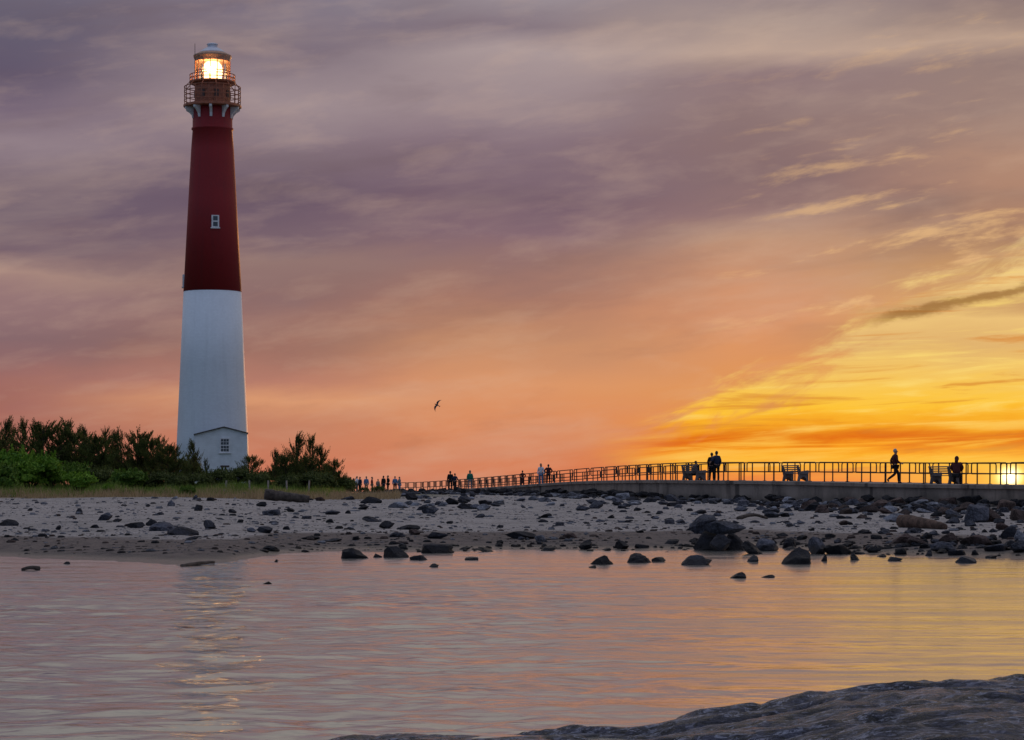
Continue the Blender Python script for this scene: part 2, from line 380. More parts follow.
def sand_mat():
    m = bpy.data.materials.new('pebbly beach sand'); m.use_nodes = True; t = NT(m.node_tree); b = m.node_tree.nodes['Principled BSDF']
    pos = t.new('ShaderNodeNewGeometry').outputs['Position']; s_ = t.new('ShaderNodeSeparateXYZ'); t.l.new(pos, s_.inputs[0])
    n1 = t.noise(pos, .35, 6, .6); n2 = t.noise(pos, 3.0, 8, .75); n3 = t.noise(pos, 9.0, 6, .8)
    c = t.mix(t.sstep(n1, .3, .7), (.25, .225, .20), (.385, .34, .305))
    c = t.mix(t.sstep(n2, .51, .60, 0, .85), c, (.09, .083, .09))
    c = t.mix(t.sstep(n3, .54, .64, 0, .85), c, (.62, .59, .58))
    wl = t.m('MULTIPLY_ADD', n1, .10, s_.outputs[2])
    brown = t.mix(t.sstep(n2, .46, .60), (.155, .12, .10), (.05, .042, .04))
    brown = t.mix(t.sstep(n3, .58, .68, 0, .8), brown, (.34, .26, .21))
    c = t.mix(t.sstep(wl, .40, .355), c, brown)
    c = t.mix(t.sstep(wl, .19, .11), c, (.06, .048, .042))
    # back of the beach: dry grass litter, then green sward
    dune = t.m('MULTIPLY', t.sstep(s_.outputs[1], 139, 144), t.sstep(s_.outputs[0], -2, -14))
    c = t.mix(dune, c, t.mix(t.sstep(n2, .4, .6), (.26, .18, .10), (.15, .12, .06)))
    dune2 = t.m('MULTIPLY', t.sstep(s_.outputs[1], 154, 160), t.sstep(s_.outputs[0], 0, -14))
    c = t.mix(dune2, c, t.mix(t.sstep(n2, .4, .6), (.05, .085, .022), (.10, .10, .04)))
    t.l.new(c, b.inputs['Base Color'])
    t.l.new(t.sstep(wl, .07, .2, .3, .9), b.inputs['Roughness'])
    bn = t.new('ShaderNodeBump'); bn.inputs['Strength'].default_value = .8; bn.inputs['Distance'].default_value = .12
    t.l.new(n2, bn.inputs['Height']); t.l.new(bn.outputs[0], b.inputs['Normal'])
    return m
def build_terrain():
    azs = []; a = -.75
    while a < .75:
        azs.append(a); a += .0016 if abs(a) < .25 else .012
    ys = []; y = 30.0
    while y < 620: ys.append(y); y *= 1.0085 if y < 260 else 1.04
    vs = [(math.tan(a)*y, y, ground(math.tan(a)*y, y)) for y in ys for a in azs]
    n = len(azs); fs = [(j*n+i, j*n+i+1, (j+1)*n+i+1, (j+1)*n+i) for j in range(len(ys)-1) for i in range(n-1)]
    me = bpy.data.meshes.new('beach'); me.from_pydata(vs, [], fs); link('beach', me, sand_mat(), None, True)['kind'] = 'structure'
build_terrain()

# ------------------------------------------------------------------ water
def water_mat():
    m = bpy.data.materials.new('inlet water'); m.use_nodes = True; t = NT(m.node_tree); b = m.node_tree.nodes['Principled BSDF']
    pos = t.new('ShaderNodeNewGeometry').outputs['Position']; s_ = t.new('ShaderNodeSeparateXYZ'); t.l.new(pos, s_.inputs[0])
    x, y, z = s_.outputs
    def wn(sx, sy, d, r=.6, o=0.0, dist=0.0): return t.noise(t.vec(t.m('MULTIPLY', x, sx), t.m('MULTIPLY', y, sy), o), 1, d, r, dist)
    b.inputs['Base Color'].default_value = (.45, .45, .43, 1)
    b.inputs['IOR'].default_value = 1.5; b.inputs['Specular IOR Level'].default_value = 1.0
    t.l.new(t.sstep(wn(.25, .9, 3, .5, 2.0), .35, .65, .12, .20), b.inputs['Roughness'])
    h = t.m('ADD', t.m('MULTIPLY', wn(1.2, 2.2, 3, .5, 0, .8), .9), t.m('MULTIPLY', wn(2.6, 5.0, 3, .5, 4.0, .8), .36))
    h = t.m('ADD', h, t.m('MULTIPLY', wn(.2, .5, 2, .5, 8.0, .4), 2.0))
    bn = t.new('ShaderNodeBump'); b.inputs['Metallic'].default_value = .85; bn.inputs['Strength'].default_value = 1.0; bn.inputs['Distance'].default_value = .018
    calm = t.sstep(t.m('DIVIDE', x, y), -.02, .16, 1.55, .42)
    h = t.m('MULTIPLY', h, calm)
    t.l.new(h, bn.inputs['Height']); t.l.new(bn.outputs[0], b.inputs['Normal'])
    return m
def build_water():
    azs = [-math.pi+i*.1 for i in range(29)]; a = -.25
    while a < .25: azs.append(a); a += .0011
    a = .25
    while a < math.pi: azs.append(a); a += .1
    rs = [.5, 3, 6, 9]; y = 11.5
    while y < 68: rs.append(y); y += .045+.0022*(y-11.5)
    while y < 9000: rs.append(y); y *= 1.3
    vs = []
    for r_ in rs:
        act = 11 < r_ < 68
        for a in azs:
            X, Y = math.sin(a)*r_, math.cos(a)*r_; z = 0
            if act and abs(a) < .26:
                fade = min(1, (.25-abs(a))*40, (68-r_)/6+.2, (r_-11)/1.5); fade = max(0, fade)
                calm = 1.1-.86*ss((X/Y+.05)/.20)
                shore = .35+.65*ss((58-r_)/26)
                wx = X+.5*noise.noise(Vector((X*.3, Y*.3, 20))); wy = Y+.35*noise.noise(Vector((X*.35, Y*.5, 30)))
                z = (.020*noise.noise(Vector((wx*.6, wy*1.2, 1)))+.019*noise.noise(Vector((wx*1.5, wy*2.6, 5)))+.011*noise.noise(Vector((wx*3.0, wy*5.2, 9))))*fade*calm*shore*WAVE
            vs.append((X, Y, z))
    n = len(azs); fs = [(j*n+i, j*n+(i+1) % n, (j+1)*n+(i+1) % n, (j+1)*n+i) for j in range(len(rs)-1) for i in range(n)]
    fs = [f[::-1] for f in fs]; fs.append(tuple(range(n)))
    me = bpy.data.meshes.new('water'); me.from_pydata(vs, [], fs); me.update()
    o = link('water', me, water_mat(), None, True); o['kind'] = 'structure'
WAVE = 1.2
build_water()

# ------------------------------------------------------------------ lighthouse
LY = 270.0; LX = (212.5-512)/F*LY; k = LY/F
LB = ground(LX, LY)-.3
def zq(q): return CAMZ+(HZ-q)*k-LB
lh = empty('lighthouse', (LX, LY, LB))
tag(lh, 'tall round lighthouse, red above and white below, with its lantern lit', 'lighthouse')
def rad(w): return w*k/2
bm = bmesh.new(); zs = [0, zq(440), zq(292)]; lathe(bm, [(rad(74.5), 0), (rad(70.8), zq(440)), (rad(64), zq(366)), (rad(57.6), zq(292))], 64); fin('white_shaft', bm, M['white'], lh, True)
bm = bmesh.new(); lathe(bm, [(rad(57.6)+.012, zq(292)+.002), (rad(47.9), zq(200)), (rad(42.5), zq(150)), (rad(39.6), zq(130.5)), (rad(39.6)+.12, zq(130)), (rad(39.6)+.12, zq(128.5)), (rad(39.6), zq(128)), (rad(39.4), zq(112)), (rad(39.4), zq(108))], 64); fin('red_shaft', bm, M['red'], lh, True)
# main gallery
GR = rad(58); zg = zq(108)
bm = bmesh.new(); lathe(bm, [(rad(38), zg), (GR-.1, zg), (GR, zg+.05), (GR, zg+.28), (GR-.1, zg+.33), (rad(38), zg+.33)], 16, False); gal = fin('gallery_deck', bm, M['brown'], lh)
gal.rotation_euler.z = R(11)
for i in range(10):
    a = 2*math.pi*i/10+R(-99+12)
    bm = bmesh.new()
    prof = [(0, -1.25), (.16, -1.25), (.24, -.85), (.55, -.5), (.98, -.22), (1.0, 0), (0, 0)]
    lo = [bm.verts.new((rad(39)-.05+u, -.14, w)) for u, w in prof]; hi_ = [bm.verts.new((rad(39)-.05+u, .14, w)) for u, w in prof]
    bm.faces.new(lo); bm.faces.new(hi_[::-1])
    for q in range(len(prof)): bm.faces.new((lo[q], hi_[q], hi_[(q+1) % 7], lo[(q+1) % 7]))
    b_ = fin('bracket', bm, M['wtrim'], lh); b_.location.z = zg-.004; b_.rotation_euler.z = a
def ring_rail(name, r, z0, z1, nposts, levels, rt, cage=0):
    bm = bmesh.new()
    for lv in levels:
        z = z0+(z1-z0)*lv
        prof = [(r-rt, z-rt), (r+rt, z-rt), (r+rt, z+rt), (r-rt, z+rt)]
        lathe(bm, prof, 48, True)
    for i in range(nposts):
        a = 2*math.pi*i/nposts
        tube(bm, [(r*math.cos(a), r*math.sin(a), z0), (r*math.cos(a), r*math.sin(a), z1+(.08 if cage else 0))], rt*1.1, 6)
    return fin(name, bm, M['brown'], lh)
ring_rail('gallery_railing', GR-.12, zg+.3, zq(87.5), 24, [.25, .5, .75, 1], .04)
# safety cage struts leaning in to the upper gallery
for i in range(12):
    bm = bmesh.new(); a = 2*math.pi*(i+.5)/12
    tube(bm, [((GR-.12)*math.cos(a), (GR-.12)*math.sin(a), zq(88)), (rad(47)*math.cos(a), rad(47)*math.sin(a), zq(83.6))], .045, 6)
    fin('stay', bm, M['brown'], lh)
# watch room
bm = bmesh.new(); lathe(bm, [(rad(36), zg+.335), (rad(36)+.06, zg+.35), (rad(36)+.06, zg+.7), (rad(35.4), zg+.75), (rad(35.4), zq(84)-.3), (rad(37.5), zq(84)-.22), (rad(37.5), zq(84))], 32); fin('watch_room', bm, M['brown'], lh, False)
for i in range(8):
    a = 2*math.pi*i/8+R(20)
    bm = bmesh.new(); box(bm, (rad(35.4)+.02, 0, zg+1.45), (.1, .5, .8)); w_ = fin('porthole', bm, M['iron'], lh); w_.rotation_euler.z = a
bm = bmesh.new(); lathe(bm, [(rad(34), zq(84)+.003), (rad(45.6), zq(84)+.003), (rad(46.5), zq(84)+.1), (rad(46.5), zq(84)+.22), (rad(34), zq(84)+.24)], 32); fin('upper_gallery', bm, M['brown'], lh)
ring_rail('upper_railing', rad(45), zq(84)+.2, zq(75.5), 20, [.5, 1], .04)
# lantern room
zl0, zl1 = zq(82), zq(60); LR = rad(35.2)
bm = bmesh.new(); lathe(bm, [(LR, zq(84)+.242), (LR+.05, zq(84)+.3), (LR+.05, zl0), (LR-.1, zl0+.02)], 16); fin('lantern_sill', bm, M['brown'], lh)
bm = bmesh.new()
for i in range(16):
    a = 2*math.pi*i/16; c_, s_ = math.cos(a)*LR, math.sin(a)*LR
    tube(bm, [(c_, s_, zl0), (c_, s_, zq(62)+.05)], .05, 6)
for z in (zl0+(zq(62)-zl0)*.5, ): lathe(bm, [(LR-.05, z-.04), (LR+.05, z-.04), (LR+.05, z+.04), (LR-.05, z+.04)], 16, True)
fin('lantern_frame', bm, M['brown'], lh)
gm = bpy.data.materials.new('lantern glass'); gm.use_nodes = True; tt = NT(gm.node_tree); out = gm.node_tree.nodes['Material Output']
tb = tt.new('ShaderNodeBsdfTransparent'); tb.inputs[0].default_value = (1, .97, .92, 1); gb = tt.new('ShaderNodeBsdfGlossy'); gb.inputs['Roughness'].default_value = .05
fr = tt.new('ShaderNodeFresnel'); fr.inputs[0].default_value = 1.45; mx = tt.new('ShaderNodeMixShader')
tt.l.new(fr.outputs[0], mx.inputs[0]); tt.l.new(tb.outputs[0], mx.inputs[1]); tt.l.new(gb.outputs[0], mx.inputs[2]); tt.l.new(mx.outputs[0], out.inputs[0])
bm = bmesh.new(); ringn = 16
r0 = [bm.verts.new(((LR-.08)*math.cos(2*math.pi*i/16), (LR-.08)*math.sin(2*math.pi*i/16), zl0+.03)) for i in range(16)]
r1 = [bm.verts.new((v.co.x, v.co.y, zq(62)+.01)) for v in r0]
for i in range(16): bm.faces.new((r0[i], r0[(i+1) % 16], r1[(i+1) % 16], r1[i]))
fin('lantern_glass', bm, gm, lh)
lampm = mat('lit lens', (1, .7, .3), .4, var=0, emit=(1, .74, .38), estr=3.4)
lampc = mat('lamp bulb', (1, .9, .6), .4, var=0, emit=(1, .84, .5), estr=11)
bm = bmesh.new(); zc = zq(71.5)
lathe(bm, [(.3, zl0+.03), (.9, zl0+.25), (1.0, zc-.9), (1.1, zc-.3), (1.12, zc), (1.1, zc+.3), (.98, zc+.75), (.7, zc+1.05), (.25, zc+1.15)], 24); 
lens = fin('beacon_lens', bm, lampm, lh, True)
bm = bmesh.new(); bmesh.ops.create_icosphere(bm, subdivisions=3, radius=1); bmesh.ops.scale(bm, vec=(.62, .62, .55), verts=bm.verts); bmesh.ops.translate(bm, vec=(0, -.62, zc), verts=bm.verts)
b_ = fin('lamp', bm, lampc, lens, True)
for zz, e in ((zc, 500), (zl1-.1, 60)):
    pl = bpy.data.lights.new('beacon_light', 'POINT'); pl.energy = e; pl.color = (1, .55, .2); pl.shadow_soft_size = .5; pl.specular_factor = .1
    po = bpy.data.objects.new('beacon_light', pl); C.objects.link(po); po.parent = lh; po.location = (0, -1.75 if zz == zc else 0, zz if zz == zc else zl1-.3)
# ceiling + roof
bm = bmesh.new(); lathe(bm, [(LR-.3, zq(62)), (LR-.02, zq(62)), (rad(36), zq(59.5)), (rad(38), zq(57)), (rad(38), zq(55.8)), (rad(27), zq(53)), (rad(20), zq(53))], 32); rf = fin('roof_eave', bm, M['ceil'], lh)
bm = bmesh.new(); lathe(bm, [(rad(26.4), zq(53)+.004), (rad(26), zq(52.4)), (rad(19), zq(49.6)), (rad(13), zq(48)), (rad(11), zq(47.4))], 16); rf = fin('roof', bm, M['roof'], lh)
bm = bmesh.new(); lathe(bm, [(rad(10), zq(47.7)), (rad(10), zq(45.2)), (rad(11.5), zq(45)), (rad(11.5), zq(44.2)), (rad(8), zq(43.4))], 20); fin('ventilator', bm, M['roof'], rf)
bm = bmesh.new(); a = R(-155); tube(bm, [(rad(36.5)*math.cos(a), rad(36.5)*math.sin(a), zq(84)), (rad(36.5)*math.cos(a), rad(36.5)*math.sin(a), zq(45))], [.045, .03], 6); fin('lightning_rod', bm, M['iron'], lh)
def lh_window(q, w, h, ang, depth_r):
    bm = bmesh.new(); box(bm, (0, 0, 0), (w, .34, h), bev=.02); box(bm, (0, -.05, -h/2-.07), (w+.2, .42, .12))
    f_ = fin('window', bm, M['wtrim'], lh); f_.location = (math.sin(ang)*depth_r, -math.cos(ang)*depth_r, zq(q)); f_.rotation_euler.z = ang
    for j in (-1, 1):
        bm = bmesh.new(); box(bm, (0, -.162, j*h*.235), (w*.60, .05, h*.36)); fin('pane', bm, M['dglass'], f_)
lh_window(224, .84, 1.36, math.asin(5.8/25.2), rad(50.5)-.02)
lh_window(281, .84, 1.36, R(-84), rad(56.6)-.02)
lh_window(330, .7, 1.2, R(150), rad(60.5))
lh_window(150, .7, 1.2, R(150), rad(42.3))

# entrance house at the foot of the tower
HY = LY-7.0; kk = HY/F
def hz(q): return CAMZ+(HZ-q)*kk-LB
hx = lambda p: (p-512)*kk
hs = empty('entrance_house', (hx(221), HY, LB), math.atan2(-hx(221), HY)); tag(hs, 'small white gabled entrance house at the foot of the lighthouse', 'house')
hw = (247-195)*kk/2; depth = 5.2
bm = bmesh.new()
ap = hx(224)-hx(221)
prof = [(-hw, 0), (hw, 0), (hw, hz(433.3)), (ap, hz(427.5)), (-hw, hz(434.8))]
f0 = [bm.verts.new((x, 0, z)) for x, z in prof]; f1 = [bm.verts.new((x, depth, z)) for x, z in prof]
bm.faces.new(f0); bm.faces.new(f1[::-1])
for i in range(5): bm.faces.new((f0[i], f1[i], f1[(i+1) % 5], f0[(i+1) % 5]))
fin('wall', bm, M['siding'], hs)
bm = bmesh.new()
for (xa, za), (xb, zb) in (((-hw-.12, hz(434.8)-.02), (ap, hz(427.5)+.03)), ((ap, hz(427.5)+.03), (hw+.12, hz(433.3)-.02))):
    L = math.hypot(xb-xa, zb-za); an = math.atan2(zb-za, xb-xa)
    box(bm, ((xa+xb)/2, depth/2-.12, (za+zb)/2+.04), (L, depth+.3, .09), rot=(0, 0, 0)) if False else None
    vs = box(bm, (0, 0, 0), (L, depth+.3, .09)); bmesh.ops.rotate(bm, cent=(0, 0, 0), matrix=Matrix.Rotation(-an, 3, 'Y'), verts=vs); bmesh.ops.translate(bm, vec=((xa+xb)/2, depth/2-.12, (za+zb)/2+.05), verts=vs)
fin('roof', bm, M['shingle'], hs)
wx = hx(224.8)-hx(221); ww = 8.8*kk; wh = 13.5*kk; wz = hz(445.2)
bm = bmesh.new(); box(bm, (wx, -.03, wz), (ww+.18, .14, wh+.18)); box(bm, (wx, -.08, wz-wh/2-.12), (ww+.36, .22, .09)); f_ = fin('window', bm, M['wtrim'], hs)
for iz in (-1, 1):
    bm = bmesh.new()
    for ix in (-1, 0, 1):
        for iy in (-1, 1): box(bm, (wx+ix*ww*.31, -.1, wz+iz*wh*.25+iy*wh*.115), (ww*.27, .03, wh*.19))
    fin('pane', bm, M['dglass'], f_)
bm = bmesh.new(); box(bm, (wx, -.06, hz(466.2)), (ww, .12, 1.6*kk), bev=.01); fin('vent', bm, M['iron'], hs)
bm = bmesh.new(); box(bm, (wx, -.06, hz(469.6)), (ww, .12, .5*kk)); fin('vent_sill', bm, M['post'], hs)

# ------------------------------------------------------------------ walkway
def pathpt(s_, off=0):
    """point at arc length s_ along PATH, off metres to the far side"""
    acc = 0
    for (a, b) in zip(PATH, PATH[1:]):
        A, B = Vector(a), Vector(b); L = (B-A).length
        if s_ <= acc+L or b is PATH[-1]:
            p = A.lerp(B, (s_-acc)/L); d = (B-A).normalized(); nrm = Vector((d.y, -d.x, 0)).normalized()
            return p+nrm*off, d
        acc += L
# smooth the path into dense samples
def cr(p0, p1, p2, p3, t): return .5*((2*p1)+(-p0+p2)*t+(2*p0-5*p1+4*p2-p3)*t*t+(-p0+3*p1-3*p2+p3)*t*t*t)
dense = []
pp = [Vector(p) for p in PATH]; pp = [2*pp[0]-pp[1]]+pp+[2*pp[-1]-pp[-2]]
for i in range(1, len(pp)-2):
    for j in range(10): dense.append(cr(pp[i-1], pp[i], pp[i+1], pp[i+2], j/10))
dense.append(pp[-2]); PATH = [tuple(v) for v in dense]
PLEN = sum((Vector(b)-Vector(a)).length for a, b in zip(PATH, PATH[1:]))
def s_of_px(p, off):
    best = None; s_ = 0
    while s_ < PLEN:
        q, d = pathpt(s_, off); v = abs(512+F*q.x/q.y-p)
        if best is None or v < best[0]: best = (v, s_)
        s_ += .1
    return best[1]
DW = 6.2
ww_ = empty('walkway', (0, 0, 0)); tag(ww_, 'long raised concrete walkway and sea wall curving along the top of the beach', 'walkway')
def strip(prof, name, m, parent, s0=0, s1=None, step=2.0):
    s1 = s1 or PLEN; n = int((s1-s0)/step); bm = bmesh.new(); rows = []
    for i in range(n+1):
        s_ = s0+(s1-s0)*i/n; row = []
        for off, dz_ in prof:
            q, d = pathpt(s_, off); row.append(bm.verts.new((q.x, q.y, q.z+dz_)))
        rows.append(row)
    m_ = len(prof)
    for a, b in zip(rows, rows[1:]):
        for j in range(m_): bm.faces.new((a[j], a[(j+1) % m_], b[(j+1) % m_], b[j]))
    bm.faces.new(rows[0]); bm.faces.new(rows[-1][::-1])
    bmesh.ops.recalc_face_normals(bm, faces=bm.faces)
    return fin(name, bm, m, parent)
strip([(0, 0), (.04, -.001), (.04, -2.4), (DW, -2.4), (DW, 0)][0:5], 'sea_wall', M['concrete'], ww_)
strip([(-.08, .004), (-.08, -.16), (.2, -.16), (.2, .03), (-.04, .03)], 'wall_coping', M['concrete'], ww_)
# railing sections
SEC = 3.7; RH = 1.07
def make_section():
    r = empty('railing')
    bm = bmesh.new(); L = SEC/2-.12; z0, z1, rc = .54, RH, .12
    pts = []
    for cx_, cz, a0 in ((L-rc, z1-rc, 90), (-L+rc, z1-rc, 180), (-L+rc, z0+rc*.4, 180), (L-rc, z0+rc*.4, 270)): pass
    def arc(cx_, cz, a0, a1, rr): return [(cx_+rr*math.cos(R(a)), 0, cz+rr*math.sin(R(a))) for a in (a0, (a0+a1)/2, a1)]
    pts = arc(L-rc, z1-rc, 90, 0, rc)+arc(L-rc*.4, z0+rc*.4, 0, -90, rc*.4)
    pts2 = arc(-L+rc*.4, z0+rc*.4, -90, -180, rc*.4)+arc(-L+rc, z1-rc, 180, 90, rc)
    loop = pts+pts2+[(0, 0, z1), (L-rc, 0, z1)]
    tube(bm, loop, .037, 6); fin('rail_loop', bm, M['steel'], r)
    for x in (-1.15, 1.15):
        bm = bmesh.new(); tube(bm, [(x, 0, 0), (x, 0, z1-.02)], .04, 6); box(bm, (x, 0, .012), (.16, .16, .024)); fin('post', bm, M['steel'], r)
    return r
sec0 = make_section(); used = False
def place_sections(off, s0, s1, group, wording):
    global used
    n = int((s1-s0)/SEC)
    items = []
    for i in range(n):
        a, _ = pathpt(s0+i*SEC, off); b, _ = pathpt(s0+(i+1)*SEC, off)
        d = b-a
        o = copy_tree(sec0) if used else sec0
        used = True
        o.location = (a+b)/2
        # x axis along the walkway with its slope, posts kept upright
        o.rotation_euler = (0, -math.atan2(d.z, math.hypot(d.x, d.y)), math.atan2(d.y, d.x))
        o.scale = (1, 1, 1)
        mid = (a+b)/2; p = 512+F*mid.x/mid.y
        items.append((p, o))
    for i, (p, o) in enumerate(sorted(items, key=lambda q: q[0])):
        tag(o, wording, 'railing', group)
        o['_p'] = p
    return items
sA = s_of_px(1045, 2.6)
rl1 = place_sections(2.6, sA, PLEN-2, 'front row of steel railings along the walkway', '')
rl2 = place_sections(5.6, s_of_px(1040, 5.6), PLEN-14, 'rear row of steel railings along the walkway', '')
PLACES = [(405, 'beside the far crowd'), (446, 'left of the two in black'), (462, 'behind the two in black'), (478, 'behind the green hooded top'),
          (515, 'between green top and small child'), (530, 'behind the small child'), (556, 'behind the pair with one in white'), (600, 'right of the pair in white and red'), (640, 'on the upward slope'),
          (683, 'left of the hunched sitter'), (706, 'behind the hunched sitter'), (726, 'behind the embracing couple'), (780, 'between couple and empty bench'),
          (812, 'behind the empty pale bench'), (880, 'between empty bench and walking man'), (910, 'behind the walking man'), (932, 'between walking man and last bench'), (970, 'behind the bench nearest the sun'), (1100, 'in front of the setting sun')]
ORD = ['first', 'second', 'third', 'fourth', 'fifth', 'sixth', 'seventh', 'eighth', 'ninth', 'tenth', 'eleventh', 'twelfth', 'thirteenth', 'fourteenth', 'fifteenth', 'sixteenth', 'seventeenth', 'eighteenth', 'nineteenth', 'twentieth']
def place_of(p):
    for q, t_ in PLACES:
        if p <= q: return t_
    return PLACES[-1][1]
for items, row in ((rl1, 'front'), (rl2, 'rear')):
    cells = {}
    for p, o in items: cells.setdefault(place_of(p), []).append((p, o))
    for t_, lst in cells.items():
        lst.sort(key=lambda q: q[0])
        for i, (p, o) in enumerate(lst):
            o['label'] = (f'{ORD[min(i,19)]} from left of {row} railing sections {t_}') if len(lst) > 1 else f'{row} railing section {t_}'
            del o['_p']

# benches
def make_bench():
    r = empty('park_bench')
    for sx in (-.72, .72):
        bm = bmesh.new(); n = 0
        # moulded end frame: splayed feet, arch, arm and reclining back (facing +y)
        outl = [(-.36, 0), (-.22, 0), (-.16, .16), (-.04, .26), (.10, .26), (.20, .14), (.25, 0), (.38, 0), (.36, .12), (.30, .36), (.36, .40), (.40, .58), (.34, .62), (-.16, .56), (-.30, .86), (-.40, .84), (-.27, .42), (-.30, .28)]
        a = [bm.verts.new((sx-.035, y, z)) for y, z in outl]; b = [bm.verts.new((sx+.035, y, z)) for y, z in outl]
        bm.faces.new(a[::-1]); bm.faces.new(b)
        for i in range(len(outl)): j = (i+1) % len(outl); bm.faces.new((a[i], a[j], b[j], b[i]))
        bmesh.ops.triangulate(bm, faces=[f for f in bm.faces if len(f.verts) > 4])
        bmesh.ops.recalc_face_normals(bm, faces=bm.faces)
        fin('end_frame', bm, M['plastic'], r)
    bm = bmesh.new()
    for i in range(4): box(bm, (0, -.14+i*.13, .445), (1.7, .11, .035))
    fin('seat', bm, M['plastic'], r)
    bm = bmesh.new()
    for i in range(4): box(bm, (0, -.225-i*.04, .56+i*.105), (1.7, .03, .055), rot=(R(20), 0, 0))
    fin('backrest', bm, M['plastic'], r)
    return r
def on_walk(p, off):
    s_ = s_of_px(p, off); q, d = pathpt(s_, off); return q, d
bench0 = make_bench(); BROT = R(-62)
for i, (p, lb) in enumerate(((795, 'empty pale slatted bench alone on the walkway'), (694, 'pale slatted bench with a dark hunched sitter, left of the embracing couple'), (944.5, 'slatted bench silhouetted by the sunset with a sitter at its right end'))):
    b_ = bench0 if i == 0 else copy_tree(bench0); q, d = on_walk(p, 1.1); b_.location = q; b_.rotation_euler.z = BROT; b_['label'] = lb; b_['category'] = 'bench'; b_['group'] = 'benches on the walkway'

# ------------------------------------------------------------------ people
def skin(name, verts, edges, radii, material, parent, root=0, sub=1):
    me = bpy.data.meshes.new(name); me.from_pydata(verts, edges, [])
    o = bpy.data.objects.new(name, me); C.objects.link(o)
    o.modifiers.new('skin', 'SKIN'); sv = me.skin_vertices[0].data if me.skin_vertices else None
    if sv is None:
        bm = bmesh.new(); bm.from_mesh(me); bm.verts.layers.skin.verify(); bm.to_mesh(me); bm.free(); sv = me.skin_vertices[0].data
    for i, r_ in enumerate(radii): sv[i].radius = r_ if isinstance(r_, tuple) else (r_, r_); sv[i].use_root = (i == root)
    ms = o.modifiers.new('s', 'SUBSURF'); ms.levels = sub; ms.render_levels = sub
    dg = bpy.context.evaluated_depsgraph_get(); dg.update()
    m2 = bpy.data.meshes.new_from_object(o.evaluated_get(dg)); bpy.data.objects.remove(o)
    m2.materials.clear(); m2.name = name
    return link(name, m2, material, parent, True)
skinm = mat('skin', (.35, .19, .13), .6, var=0)
def cloth(name, c): return mat('cloth '+name, c, .9, .2, 0, .2, 8)
CL = {'black': cloth('black', (.012, .012, .014)), 'navy': cloth('navy', (.02, .03, .06)), 'white': cloth('white', (.62, .64, .68)), 'green': cloth('green', (.02, .16, .11)),
      'grey': cloth('grey', (.16, .17, .19)), 'red': cloth('red', (.20, .03, .03)), 'maroon': cloth('maroon', (.07, .02, .02)), 'blue': cloth('blue', (.12, .20, .34)), 'tan': cloth('tan', (.30, .22, .16))}
HR = {'dark': mat('dark hair', (.02, .014, .01), .7, var=.3), 'fair': mat('fair hair', (.24, .15, .08), .7, var=.3), 'grey': mat('grey hair', (.4, .38, .36), .7, var=.2)}
